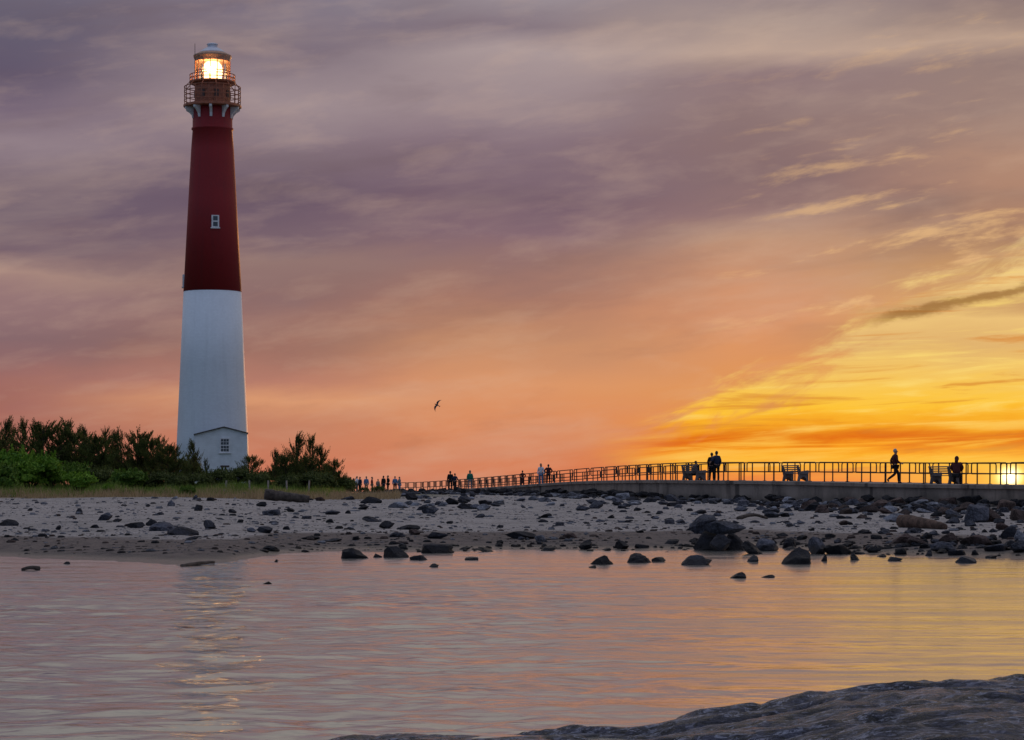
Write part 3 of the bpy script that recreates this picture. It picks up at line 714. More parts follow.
def person(loc, rz, label, top, bottom, hair='dark', pose='stand', h=1.72, group=None, longhair=False, hood=False, wide=1.0):
    r = empty('person', loc, rz, h/1.75); tag(r, label, 'person', group)
    J = {}
    hipz = .93; lean = 0
    if pose == 'sit': hipz = .52
    J['pel'] = (0, 0, hipz)
    tl = .12 if pose == 'sit' else 0
    J['bel'] = (0, tl*.2, hipz+.16); J['che'] = (0, tl*.6, hipz+.36); J['nec'] = (0, tl, hipz+.53); J['hd0'] = (0, tl+.03, hipz+.62); J['hd1'] = (0, tl+.04, hipz+.71); J['hd2'] = (0, tl+.03, hipz+.79)
    def leg(s, kn, an, to):
        J['hip'+s] = ((-.1 if s == 'L' else .1), 0, hipz-.06); J['kn'+s] = kn; J['an'+s] = an; J['to'+s] = to
    if pose in ('stand', 'hugL', 'hugR', 'akimbo'):
        leg('L', (-.11, .02, .49), (-.12, -.02, .08), (-.14, .14, .03)); leg('R', (.11, .02, .49), (.12, -.02, .08), (.14, .14, .03))
    elif pose == 'walk':
        leg('L', (-.09, .20, .52), (-.09, .22, .09), (-.09, .38, .05)); leg('R', (.09, -.04, .49), (.09, -.42, .22), (.09, -.36, .10))
    elif pose == 'sit':
        leg('L', (-.15, .42, .50), (-.16, .44, .08), (-.18, .60, .03)); leg('R', (.13, .42, .50), (.13, .40, .08), (.14, .56, .03))
    def arm(s, el, wr, hd):
        sg = -1 if s == 'L' else 1
        J['sh'+s] = (sg*.18, tl*.9, hipz+.48); J['el'+s] = el; J['wr'+s] = wr; J['ha'+s] = hd
    if pose == 'walk': arm('L', (-.25, -.16, 1.14), (-.24, .02, .98), (-.23, .09, .95)); arm('R', (.25, .02, 1.12), (.22, .24, 1.02), (.20, .32, 1.03))
    elif pose == 'sit': arm('L', (-.27, .12, .80), (-.16, .32, .66), (-.12, .40, .63)); arm('R', (.27, .12, .80), (.16, .32, .66), (.12, .40, .63))
    elif pose == 'hugL': arm('L', (-.25, -.02, 1.14), (-.22, .12, .93), (-.2, .18, .88)); arm('R', (.40, -.10, 1.25), (.60, -.16, 1.16), (.67, -.13, 1.14))
    elif pose == 'hugR': arm('L', (-.32, -.12, 1.24), (-.42, -.14, 1.14), (-.45, -.10, 1.08)); arm('R', (.25, -.02, 1.14), (.23, .10, .93), (.2, .16, .88))
    elif pose == 'akimbo': arm('L', (-.36, -.06, 1.18), (-.20, .04, 1.02), (-.15, .09, 1.0)); arm('R', (.36, -.06, 1.18), (.20, .04, 1.02), (.15, .09, 1.0))
    else: arm('L', (-.24, -.02, 1.13), (-.24, .07, .89), (-.23, .10, .82)); arm('R', (.24, -.02, 1.13), (.24, .07, .89), (.23, .10, .82))
    rd = {'pel': (.15, .11), 'bel': (.13, .10), 'che': (.155, .11), 'nec': (.055, .055), 'hd0': (.07, .08), 'hd1': (.085, .10), 'hd2': (.06, .07)}
    for s in 'LR': rd.update({'hip'+s: .095, 'kn'+s: .062, 'an'+s: .042, 'to'+s: (.045, .03), 'sh'+s: .06, 'el'+s: .044, 'wr'+s: .03, 'ha'+s: (.04, .022)})
    E = [('pel', 'bel'), ('bel', 'che'), ('che', 'nec'), ('nec', 'hd0'), ('hd0', 'hd1'), ('hd1', 'hd2')]
    for s in 'LR': E += [('pel', 'hip'+s), ('hip'+s, 'kn'+s), ('kn'+s, 'an'+s), ('an'+s, 'to'+s), ('che', 'sh'+s), ('sh'+s, 'el'+s), ('el'+s, 'wr'+s), ('wr'+s, 'ha'+s)]
    def sk(name, keys, mat_, grow=0, mul=1.0, over={}):
        idx = {q: i for i, q in enumerate(keys)}
        es = [(idx[a], idx[b]) for a, b in E if a in idx and b in idx]
        rr = []
        for q in keys:
            v = over.get(q, rd[q]); v = v if isinstance(v, tuple) else (v, v); rr.append((v[0]*mul+grow, v[1]*mul+grow))
        return skin(name, [J[q] for q in keys], es, rr, mat_, r)
    body = sk('body', list(J), skinm)
    # five fingers and a nose, merged into the body mesh
    bm = bmesh.new(); bm.from_mesh(body.data)
    for s in 'LR':
        w_ = Vector(J['wr'+s]); hnd = Vector(J['ha'+s]); d = (hnd-w_).normalized(); sg = -1 if s == 'L' else 1
        side = d.cross(Vector((sg, 0, 0))).normalized()
        for i, L in enumerate((.07, .08, .075, .06)):
            b0 = hnd+side*(.027-.018*i); tube(bm, [b0-d*.02, b0+d*L*.5, b0+d*L*.9-Vector((sg*.02, 0, 0))], [.010, .009, .006], 5)
        tube(bm, [w_+d*.02, w_+d*.05+side*.045, w_+d*.085+side*.055], [.013, .011, .008], 5)
    hd = Vector(J['hd1']); tube(bm, [hd+Vector((0, .075, .0)), hd+Vector((0, .105, -.02))], [.01, .016], 5)
    for sg in (-1, 1): tube(bm, [hd+Vector((sg*.078, -.005, .02)), hd+Vector((sg*.09, -.012, -.03))], [.014, .01], 5)
    bm.to_mesh(body.data); bm.free(); body.data.polygons.foreach_set('use_smooth', [True]*len(body.data.polygons))
    sk('jacket', ['che', 'bel', 'pel', 'nec', 'shL', 'elL', 'wrL', 'shR', 'elR', 'wrR'], CL[top], .022*wide, wide, {'pel': (.155, .125), 'nec': .05})
    sk('trousers', ['pel', 'hipL', 'knL', 'anL', 'hipR', 'knR', 'anR'], CL[bottom], .016, 1.0)
    for s in 'LR':
        a, t_ = Vector(J['an'+s]), Vector(J['to'+s]); bk = a-(t_-a)*.35
        skin('shoe', [(bk.x, bk.y, bk.z-.02), (a.x, a.y, a.z-.03), tuple(t_)], [(0, 1), (1, 2)], [(.045, .045), (.05, .05), (.048, .036)], CL['black'], r)
    bm = bmesh.new(); bmesh.ops.create_icosphere(bm, subdivisions=2, radius=1)
    g_ = 1.18 if hood else 1.0
    for v in bm.verts:
        c = v.co; y_ = c.y*.115*g_
        if y_ > .045: y_ = .045+(.0 if c.z < .35 else (y_-.045)*.6)
        z_ = c.z*.135*g_
        if c.y > .1 and c.z < .2: z_ = max(z_, .03)
        v.co = Vector((c.x*.09*g_, tl+.02+y_-.015, hipz+.735+z_*.86))
    if longhair or hood: tube(bm, [(0, tl-.06, hipz+.72), (0, tl-.09, hipz+.6), (0, tl-.10, hipz+.48)], [.08, .085, .05], 8)
    fin('hood' if hood else 'hair', bm, CL[top] if hood else HR[hair], r, True)
    return r
def walkp(p, off=1.2): return on_walk(p, off)[0]
G1 = 'people on the walkway'
person(walkp(895), R(-80), 'grey haired man in dark clothes walking alone, one heel lifted', 'maroon', 'black', 'grey', 'walk', 1.78, G1, wide=1.12)
person(walkp(711.6), R(-22), 'shorter person leaning into a partner, left of the embracing couple', 'black', 'black', 'dark', 'hugL', 1.63, G1, wide=1.1)
person(walkp(717.0), R(18), 'taller person with an arm round a partner, right of the embracing couple', 'navy', 'black', 'dark', 'hugR', 1.72, G1, wide=1.15)
bq = walkp(944.5, 1.1)
def seated(benchp, along, label, top, **kw):
    q, d = on_walk(benchp, 1.1); ax = Vector((math.cos(BROT), math.sin(BROT), 0))
    loc = q+ax*along+Vector((0, 0, .0)); return person(loc, BROT, label, top, kw.pop('bottom', 'black'), pose='sit', group=G1, **kw)
seated(693.5, .05, 'hunched person in black sitting on the bench left of the embracing couple', 'black', h=1.5, wide=1.3)
ps = person(walkp(956, 1.0), R(-20), 'bulky seated person in dark red coat watching the sunset', 'maroon', 'black', 'dark', 'sit', 1.78, G1, wide=1.35, hood=True)
person(walkp(541), R(170), 'fair haired person in white clothes walking beside a darker companion', 'white', 'blue', 'fair', 'stand', 1.62, G1, longhair=True)
person(walkp(548.2), R(-10), 'stocky person in dark red jacket beside the one in white', 'maroon', 'black', 'dark', 'akimbo', 1.5, G1, wide=1.2)
person(walkp(522.5), R(20), 'small child in dark red by the railing', 'maroon', 'maroon', 'dark', 'akimbo', 1.22, G1)
person(walkp(450.3), R(10), 'tallest of the two people in black, left of the green hooded top', 'black', 'black', 'dark', 'stand', 1.8, G1, wide=1.2)
person(walkp(454.8), R(-30), 'shorter of the two people in black, left of the green hooded top', 'navy', 'black', 'dark', 'akimbo', 1.55, G1)
person(walkp(470), R(180), 'person in a green hooded top and grey trousers by the railing', 'green', 'grey', 'dark', 'stand', 1.66, G1, hood=True, wide=1.3)
crowd = [(353.5, 'black', 'black', 1.55, 'leftmost of the crowd, in black beside the bushes'), (357, 'white', 'grey', 1.75, 'person in white at the left of the crowd'), (360, 'navy', 'black', 1.68, 'person in navy just right of the one in white, in the crowd'),
         (366.3, 'blue', 'tan', 1.72, 'person in pale blue top in the middle of the crowd'), (372, 'red', 'tan', 1.66, 'person in red top in the middle of the crowd'), (378, 'tan', 'blue', 1.42, 'short person in tan top in the crowd'),
         (383.5, 'black', 'navy', 1.75, 'slim person in black in the crowd, left of the broad one'), (388, 'black', 'black', 1.78, 'broad person in all black in the crowd'), (395, 'blue', 'maroon', 1.68, 'person in blue top near the right of the crowd'), (399.4, 'grey', 'blue', 1.62, 'rightmost of the crowd, in grey beside the railing end')]
for i, (p, tp, bt, hh, lb) in enumerate(crowd):
    Y = 262-(p-353)*.28; X = (p-512)/F*Y
    z = 1.6+.1
    person((X, Y, max(ground(X, Y), z-.15)), R(i*67 % 360), lb, tp, bt, ['dark', 'fair'][i % 2], ['stand', 'akimbo', 'stand'][i % 3], hh, 'crowd at the far end of the walkway', wide=1.15)

# ------------------------------------------------------------------ gull
g = empty('gull', px(437, 405, 150)); tag(g, 'dark gull gliding with spread wings in the sky right of the lighthouse', 'bird')
gm_ = mat('gull plumage', (.05, .045, .05), .8, var=.3)
def gull():
    bm = bmesh.new(); tube(bm, [(0, -.26, 0), (0, -.16, .0), (0, 0, .0), (0, .14, .02), (0, .2, .04), (0, .25, .035), (0, .30, .02)], [.02, .045, .062, .05, .036, .033, .006], 10)
    t_ = [(0, -.2, 0), (-.07, -.36, 0), (0, -.38, .0), (.07, -.36, 0)]
    f0 = [bm.verts.new((x, y, z+.008)) for x, y, z in t_]; f1 = [bm.verts.new((x, y, z-.008)) for x, y, z in t_]
    bm.faces.new(f0); bm.faces.new(f1[::-1])
    for i in range(4): j = (i+1) % 4; bm.faces.new((f0[i], f1[i], f1[j], f0[j]))
    b = fin('body', bm, gm_, g, True)
    for s in (-1, 1):
        bm = bmesh.new(); st = [(.03, .08, -.10, .02), (.22, .14, -.08, .10), (.42, .08, -.09, .10), (.58, -.06, -.14, .04), (.66, -.20, -.22, -.02)]
        rows = [[bm.verts.new((s*x, ya, z+.012)), bm.verts.new((s*x, yb, z)), bm.verts.new((s*x, ya, z-.012))] for x, ya, yb, z in st]
        for a, b2 in zip(rows, rows[1:]):
            for i in range(3): bm.faces.new((a[i], a[(i+1) % 3], b2[(i+1) % 3], b2[i]))
        bmesh.ops.recalc_face_normals(bm, faces=bm.faces); fin('wing', bm, gm_, g)
gull()
g.rotation_euler = Euler((R(62), R(-62), R(8)))
g.scale = (.62,)*3

# ------------------------------------------------------------------ vegetation
def quad(vs, fs, c, a, b):
    i = len(vs); vs += [c-a-b, c+a-b, c+a+b, c-a+b]; fs.append((i, i+1, i+2, i+3))
def tri(vs, fs, c, d, w):
    i = len(vs); vs += [c-w, c+w, c+d]; fs.append((i, i+1, i+2))
def rv(rnd): 
    while True:
        v = Vector((rnd.uniform(-1, 1), rnd.uniform(-1, 1), rnd.uniform(-1, 1)))
        if 0.05 < v.length < 1: return v.normalized()
def pine(seed, H=5.0, Wd=2.2, kind='pine', bushy=1.0):
    rnd = random.Random(seed); bm = bmesh.new(); vs, fs = [], []
    lx, ly = rnd.uniform(-.3, .3), rnd.uniform(-.3, .3)
    tp = lambda t: Vector((lx*t*t*2+.08*math.sin(5*t+seed), ly*t*t, H*.93*t))
    tube(bm, [tp(t/8) for t in range(9)], [.15*(1-t/9)+.02 for t in range(9)], 7)
    nb = int(30*bushy)
    for i in range(nb):
        t = .06+.92*((i+rnd.random())/nb); a = rnd.uniform(0, 6.283)
        prof = math.sin(min(1, (1-t)*1.5+.12)*math.pi*.5) if kind == 'cedar' else min(1, (1-t)*1.25+.06)
        L = Wd*prof*rnd.uniform(.55, 1.15)
        p0 = tp(t); d = Vector((math.cos(a), math.sin(a), rnd.uniform(.05, .5)))
        pts = [p0+d*L*u+Vector((0, 0, .28*L*u*u)) for u in (0, .35, .7, 1)]
        tube(bm, pts, [.05*(1-t)+.02, .03, .02, .01], 5)
        nc = int(7+L*7)
        for j in range(nc):
            u = rnd.uniform(.12, 1.05); q = pts[0].lerp(pts[-1], u)+Vector((rnd.gauss(0, .2), rnd.gauss(0, .2), rnd.gauss(.02, .12)))*(.25+L*.22)
            ax = (Vector((d.x*.6, d.y*.6, 1.0))+rv(rnd)*.25).normalized(); sl_ = rnd.uniform(.35, .95)
            for k2 in range(26 if kind == 'pine' else 30):
                w = rnd.random(); c = q+ax*sl_*w; dd = (ax*.9+rv(rnd)*.75).normalized()*rnd.uniform(.10, .19)*(1.25-.7*w)
                ww2 = dd.cross(rv(rnd)).normalized()*rnd.uniform(.015, .032)*(1.0 if kind == 'pine' else 1.5)
                tri(vs, fs, c, dd, ww2)
    # leader tufts that break the skyline
    for j in range(9):
        q = tp(1)+Vector((rnd.gauss(0, .42), rnd.gauss(0, .42), rnd.uniform(-1.3, -.1))); ax = (Vector((0, 0, 1))+rv(rnd)*.3).normalized()
        for k2 in range(34):
            w = rnd.random(); c = q+ax*.75*w; dd = (ax*.9+rv(rnd)*.7).normalized()*.17*(1.2-.7*w); tri(vs, fs, c, dd, dd.cross(rv(rnd)).normalized()*.024)
    tm = bpy.data.meshes.new('trunk'); bm.to_mesh(tm); bm.free(); tm.materials.append(M['bark'])
    cm = bpy.data.meshes.new('crown'); cm.from_pydata(vs, [], fs); cm.materials.append(M[kind]); return tm, cm
def shrub(seed, H, Wd, matk, leaf=.09, n=5200):
    rnd = random.Random(seed); bm = bmesh.new(); vs, fs = [], []
    lobes = [(Vector((rnd.uniform(-.62, .62)*Wd, rnd.uniform(-.5, .5)*Wd, rnd.uniform(.30, .74)*H)), rnd.uniform(.26, .44)*min(Wd*1.2, H)) for _ in range(13)]
    for c, r_ in lobes: tube(bm, [(0, 0, -.05), c*.5, c], [.05, .03, .012], 5)
    for i in range(n):
        c, r_ = lobes[i % 13]; d = rv(rnd); d.z = abs(d.z)*.9+d.z*.1
        q = c+d*r_*rnd.uniform(.55, 1.05)*(1+.35*noise.noise((c+d)*3))
        if q.z < .02: continue
        nrm = (d+rv(rnd)*.8).normalized(); a = nrm.cross(rv(rnd)).normalized(); b = nrm.cross(a)
        s_ = leaf*rnd.uniform(.5, 1.1); quad(vs, fs, q, a*s_*.45, b*s_)
    for j in range(46):
        c, r_ = lobes[j % 13]; q = c+Vector((rnd.uniform(-.6, .6)*r_, rnd.uniform(-.6, .6)*r_, r_*.75)); ax = (Vector((rnd.gauss(0, .25), rnd.gauss(0, .25), 1))).normalized()
        for k2 in range(16):
            cc = q+ax*rnd.random()*r_*.55; nrm = rv(rnd); a = nrm.cross(ax).normalized(); quad(vs, fs, cc+a*.03, a*leaf*.35, ax*leaf*.5)
    tm = bpy.data.meshes.new('stem'); bm.to_mesh(tm); bm.free(); tm.materials.append(M['bark'])
    cm = bpy.data.meshes.new('foliage'); cm.from_pydata(vs, [], fs); cm.materials.append(M[matk]); return tm, cm
def plant(name, meshes, names, p, qtop, Y, H0, label, cat, group=None, wid=1.0, rz=0, z=None):
    X = (p-512)/F*Y; gz = ground(X, Y) if z is None else z
    ztop = CAMZ+(HZ-qtop)/F*Y; sc = (ztop-gz)/H0
    r = empty(name, (X, Y, gz), rz); r.scale = (sc*wid, sc*wid, sc); tag(r, label, cat, group)
    for me_, nn in zip(meshes, names): o = bpy.data.objects.new(nn, me_); C.objects.link(o); o.parent = r
    return r
PV = [pine(11, 5, 2.0), pine(12, 5, 2.5, 'cedar', 1.2), pine(13, 5, 1.9), pine(14, 5, 2.9, 'cedar', 1.3), pine(15, 5, 2.3, 'pine', 1.1)]
TR = [(-18, 425, 190, 3, 1.0, 'dark cedar cut by the left edge of the picture'), (6, 418, 185, 0, .9, 'dark pine with a pointed tuft at the far left edge'), (21, 420, 181, 2, .8, 'slim dark pine, second from the far left edge'), (42, 425, 178, 1, 1.0, 'dense cedar left of the broadest tree crown'),
      (58, 421, 184, 4, 1.05, 'pine with the highest ragged crown between the left edge and the lighthouse'), (74, 431, 180, 3, .9, 'low cedar right of the highest left crown'), (85, 426, 186, 0, .85, 'pine with a flat top midway to the lighthouse'), (98, 437, 176, 1, 1.0, 'rounded cedar midway between left edge and lighthouse'),
      (108, 429, 190, 2, .75, 'slender pine with a spiky single leader'), (122, 430, 184, 4, .95, 'pine with twin tufts left of the lighthouse'), (137, 435, 180, 3, .9, 'sloping cedar left of the lighthouse'), (151, 441, 178, 1, .85, 'dark cedar, third tree from the lighthouse on its left'),
      (162, 438, 186, 2, .8, 'pine, second tree from the lighthouse on its left'), (177, 445, 178, 4, .85, 'dark pine standing before the left edge of the white tower'), (193, 440, 174, 0, .75, 'upright pine in front of the white tower foot'), (168, 447, 172, 1, .95, 'broad dark cedar in front of the second tree from the lighthouse'), (206, 459, 171, 2, .6, 'small pine overlapping the entrance house wall'),
      (251, 457, 178, 1, .85, 'low cedar just right of the entrance house'), (274, 450, 176, 4, .75, 'pine on the left of the clump right of the lighthouse'), (297, 433, 178, 0, .95, 'tallest pine in the clump right of the lighthouse'), (311, 436, 182, 2, .9, 'second tallest pine in the clump right of the lighthouse'),
      (323, 446, 180, 4, .8, 'wide pine on the right slope of the clump'), (334, 461, 176, 1, .75, 'lowest cedar ending the clump right of the lighthouse'), (286, 456, 172, 3, .8, 'dense cedar in front of the tallest pine'), (306, 458, 172, 1, .8, 'dark cedar below the second tallest pine')]
for i, (p, q, Y, v, w, lb) in enumerate(TR):
    plant('pine_tree' if v in (0, 2, 4) else 'cedar_tree', PV[v], ('trunk', 'crown'), p, q, Y, 5.0, lb, 'tree', 'evergreens round the lighthouse', w*(.86 if v in (0, 2, 4) else 1.0), i*1.7)
SV = [shrub(21, 2, 2.0, 'leaf', .13), shrub(22, 2, 2.2, 'leaf2', .12), shrub(23, 2, 1.5, 'leaf', .11), shrub(24, 2, 2.4, 'cedar', .10, 6500)]
SH = [(8, 455, 165, 0, 'tallest bright green shrub at the far left edge'), (30, 459, 163, 0, 'bright green shrub, second from the left edge'), (52, 464, 164, 2, 'bright green shrub, third from the left edge'), (-8, 466, 158, 1, 'dull green shrub cut by the left edge'),
      (79, 472, 152, 2, 'rounded bright green bush standing out on the dry grass'), (109, 484, 146, 2, 'yellow green bush at the sand edge, right of the rounded bush'), (126, 491, 144, 1, 'small dark bush by the sand, left of the lighthouse'), (143, 491, 144, 1, 'tiny low bush on the sand edge midway to the lighthouse'),
      (188, 487, 145, 1, 'dark round bush on the sand in front of the lighthouse'), (218, 471, 170, 3, 'small dark bush in front of the entrance house'), (105, 470, 166, 3, 'dark low bush under the trees left of centre'), (130, 472, 164, 1, 'dull green bush under the twin tufted pine'), (160, 474, 165, 3, 'dark bush under the trees near the tower'),
      (180, 476, 164, 3, 'dark bush at the foot of the upright pine'), (200, 475, 166, 3, 'dark bush left of the entrance house window'), (238, 470, 172, 3, 'dark bush at the right corner of the entrance house'), (262, 474, 168, 3, 'low dark bush right of the entrance house'), (320, 474, 170, 3, 'dark bush under the right slope of the pines'),
      (342, 480, 176, 3, 'low dark bush right of the pine clump'), (351, 487, 186, 3, 'low dark bush before the left of the crowd'), (364, 488, 190, 3, 'flat dark bush hiding the feet of the crowd'), (378, 486.5, 194, 3, 'last small dark bush before the walkway'), (290, 476, 166, 3, 'dark bush below the tallest pine'),
      (20, 456, 196, 3, 'dark shrub filling behind the far left pines'), (48, 457, 197, 3, 'dark shrub filling behind the highest left crown'), (76, 459, 197, 3, 'dark shrub behind the low cedar'), (104, 460, 197, 3, 'dark shrub behind the slender spiky pine'), (132, 462, 197, 3, 'dark shrub behind the twin tufted pine'), (158, 464, 196, 3, 'dark shrub behind the tree nearest the tower'), (182, 461, 194, 3, 'dark shrub before the tower left edge'),
      (276, 470, 192, 3, 'dark shrub behind the left of the right clump'), (300, 466, 192, 3, 'dark shrub behind the tallest right pine'), (322, 470, 192, 3, 'dark shrub behind the right slope of the clump'), (306, 475, 168, 3, 'dark bush between the two tallest right pines'), (318, 477, 172, 1, 'dull bush under the second tallest right pine'), (342, 479, 200, 3, 'rounded shrub just left of the crowd'),
      (70, 466, 168, 1, 'dull green shrub behind the rounded bush'), (85, 470, 170, 3, 'dark shrub right of the rounded bush')]
for i, (p, q, Y, v, lb) in enumerate(SH):
    plant('shrub', SV[v], ('stem', 'foliage'), p, q, Y, 2.0, lb, 'shrub', 'shrubs at the back of the beach', 1.0 if Y > 150 else .85, i*2.1)
def grass(name, n, y0, y1, p0, p1, h0, h1, mk, label, seed):
    rnd = random.Random(seed); vs, fs = [], []
    for i in range(n):
        Y = rnd.uniform(y0, y1); p = rnd.uniform(p0, p1); X = (p-512)/F*Y; z = ground(X, Y)
        dn = noise.noise(Vector((X*.35, Y*.35, 2)))
        if dn < -.15+rnd.uniform(-.2, .2): continue
        h = rnd.uniform(h0, h1)*(.8+1.6*max(0, dn)+.9*max(0, noise.noise(Vector((X*1.1, Y*.5, 8))))); d = Vector((rnd.gauss(0, .25), rnd.gauss(0, .25), 1))*h
        a = rnd.uniform(0, 3.14); tri(vs, fs, Vector((X, Y, z)), d, Vector((math.cos(a), math.sin(a), 0))*.022)
    me_ = bpy.data.meshes.new(name); me_.from_pydata(vs, [], fs); o = link(name, me_, M[mk]); tag(o, label, 'grass', None, 'stuff')
grass('dune_grass', 46000, 154, 180, -60, 345, .15, .55, 'grass', 'green dune grass growing in front of the trees', 5)
grass('dry_grass', 30000, 140, 157, -60, 400, .14, .42, 'dry', 'straw coloured dry grass along the top of the sand', 6)
grass('sparse_grass', 9000, 143, 156, -60, 330, .2, .5, 'grass', 'sparse green tufts mixed in the dry grass', 7)
for i, p in enumerate((226, 249.6, 268, 287, 308.6)):
    Y = 157; X = (p-512)/F*Y; gz = ground(X, Y); zt = CAMZ+(HZ-480.5)/F*Y
    bm = bmesh.new(); box(bm, (0, 0, (zt-gz)/2), (.11, .11, zt-gz), bev=.015); o = fin('fence_post', bm, M['post']); o.location = (X, Y, gz); o.rotation_euler = (0, R([2, -1, 1, -2, 3][i]), 0)
    tag(o, ['short bleached post in the grass below the entrance house', 'bleached post in the grass just right of the tower', 'middle one of the five bleached posts in the grass', 'bleached post in the grass below the tallest pine', 'rightmost bleached post below the right side of the pines'][i], 'post', 'bleached posts in the dune grass')

# ------------------------------------------------------------------ rocks
def rock_mesh(seed, cuts=9, sub=3, rough=.30):
    rnd = random.Random(seed); bm = bmesh.new(); bmesh.ops.create_icosphere(bm, subdivisions=sub, radius=1)
    pl_ = [(rv(rnd), rnd.uniform(.42, .8)) for _ in range(cuts)]
    off = Vector((seed*3.1, seed*1.7, 0))
    for v in bm.verts:
        c = v.co.copy()
        c *= 1+rough*noise.fractal(c*1.5+off, 1, 2, 4)+.09*noise.noise(c*5+off)+.14*abs(noise.noise(c*2.6+off*2))
        for n_, d_ in pl_:
            e = c.dot(n_)-d_
            if e > 0: c -= n_*e*.95
        c *= 1+.035*noise.noise(c*7+off)
        v.co = c
    bm.verts.ensure_lookup_table()
    xs = [v.co for v in bm.verts]; mn = Vector([min(c[i] for c in xs) for i in range(3)]); mxx = Vector([max(c[i] for c in xs) for i in range(3)])
    for v in bm.verts: v.co = Vector([(v.co[i]-(mn[i]+mxx[i])/2)/(mxx[i]-mn[i]) for i in range(3)])
    me_ = bpy.data.meshes.new('rock'); bm.to_mesh(me_); bm.free(); return me_
VAR = [rock_mesh(s, c) for s, c in ((1, 7), (2, 9), (3, 11), (4, 13), (5, 8), (6, 10), (7, 12), (8, 16), (9, 6), (10, 9))]
VM = {}
def vmesh(v, tone):
    if (v, tone) not in VM:
        m_ = VAR[v].copy(); m_.materials.append(RK[tone]); m_.polygons.foreach_set('use_smooth', [False]*len(m_.polygons)); VM[(v, tone)] = m_
    return VM[(v, tone)]
ROCKS = []
rr_ = random.Random(77)
def add_rock(p, q, w, h, tone, label=None, v=None, rz=None, sink=.25, dep=1.0, lift=0, tilt=None, Y=None):
    if q > 555 and sink == .25: sink = .9
    g_ = hit(p, q) if Y is None else Vector(((p-512)/F*Y, Y, max(0, ground((p-512)/F*Y, Y))))
    k_ = g_.y/F; W_ = w*k_; H_ = h*k_; D_ = W_*rr_.uniform(.6, 1.0)*dep
    v = rr_.randrange(10) if v is None else v
    o = bpy.data.objects.new('rock', vmesh(v, tone)); C.objects.link(o)
    o.scale = (W_, D_, H_*(1+sink)); a = (rz if rz is not None else rr_.choice((0, math.pi))+rr_.uniform(-.25, .25))
    o.rotation_euler = (rr_.uniform(-.12, .12) if tilt is None else 0, rr_.uniform(-.12, .12) if tilt is None else tilt, a)
    o.location = (g_.x, g_.y+D_*.3, g_.z+H_*(1+sink)*.5-H_*sink+lift*k_)
    ROCKS.append([p, q, w, tone, label, o]); return o
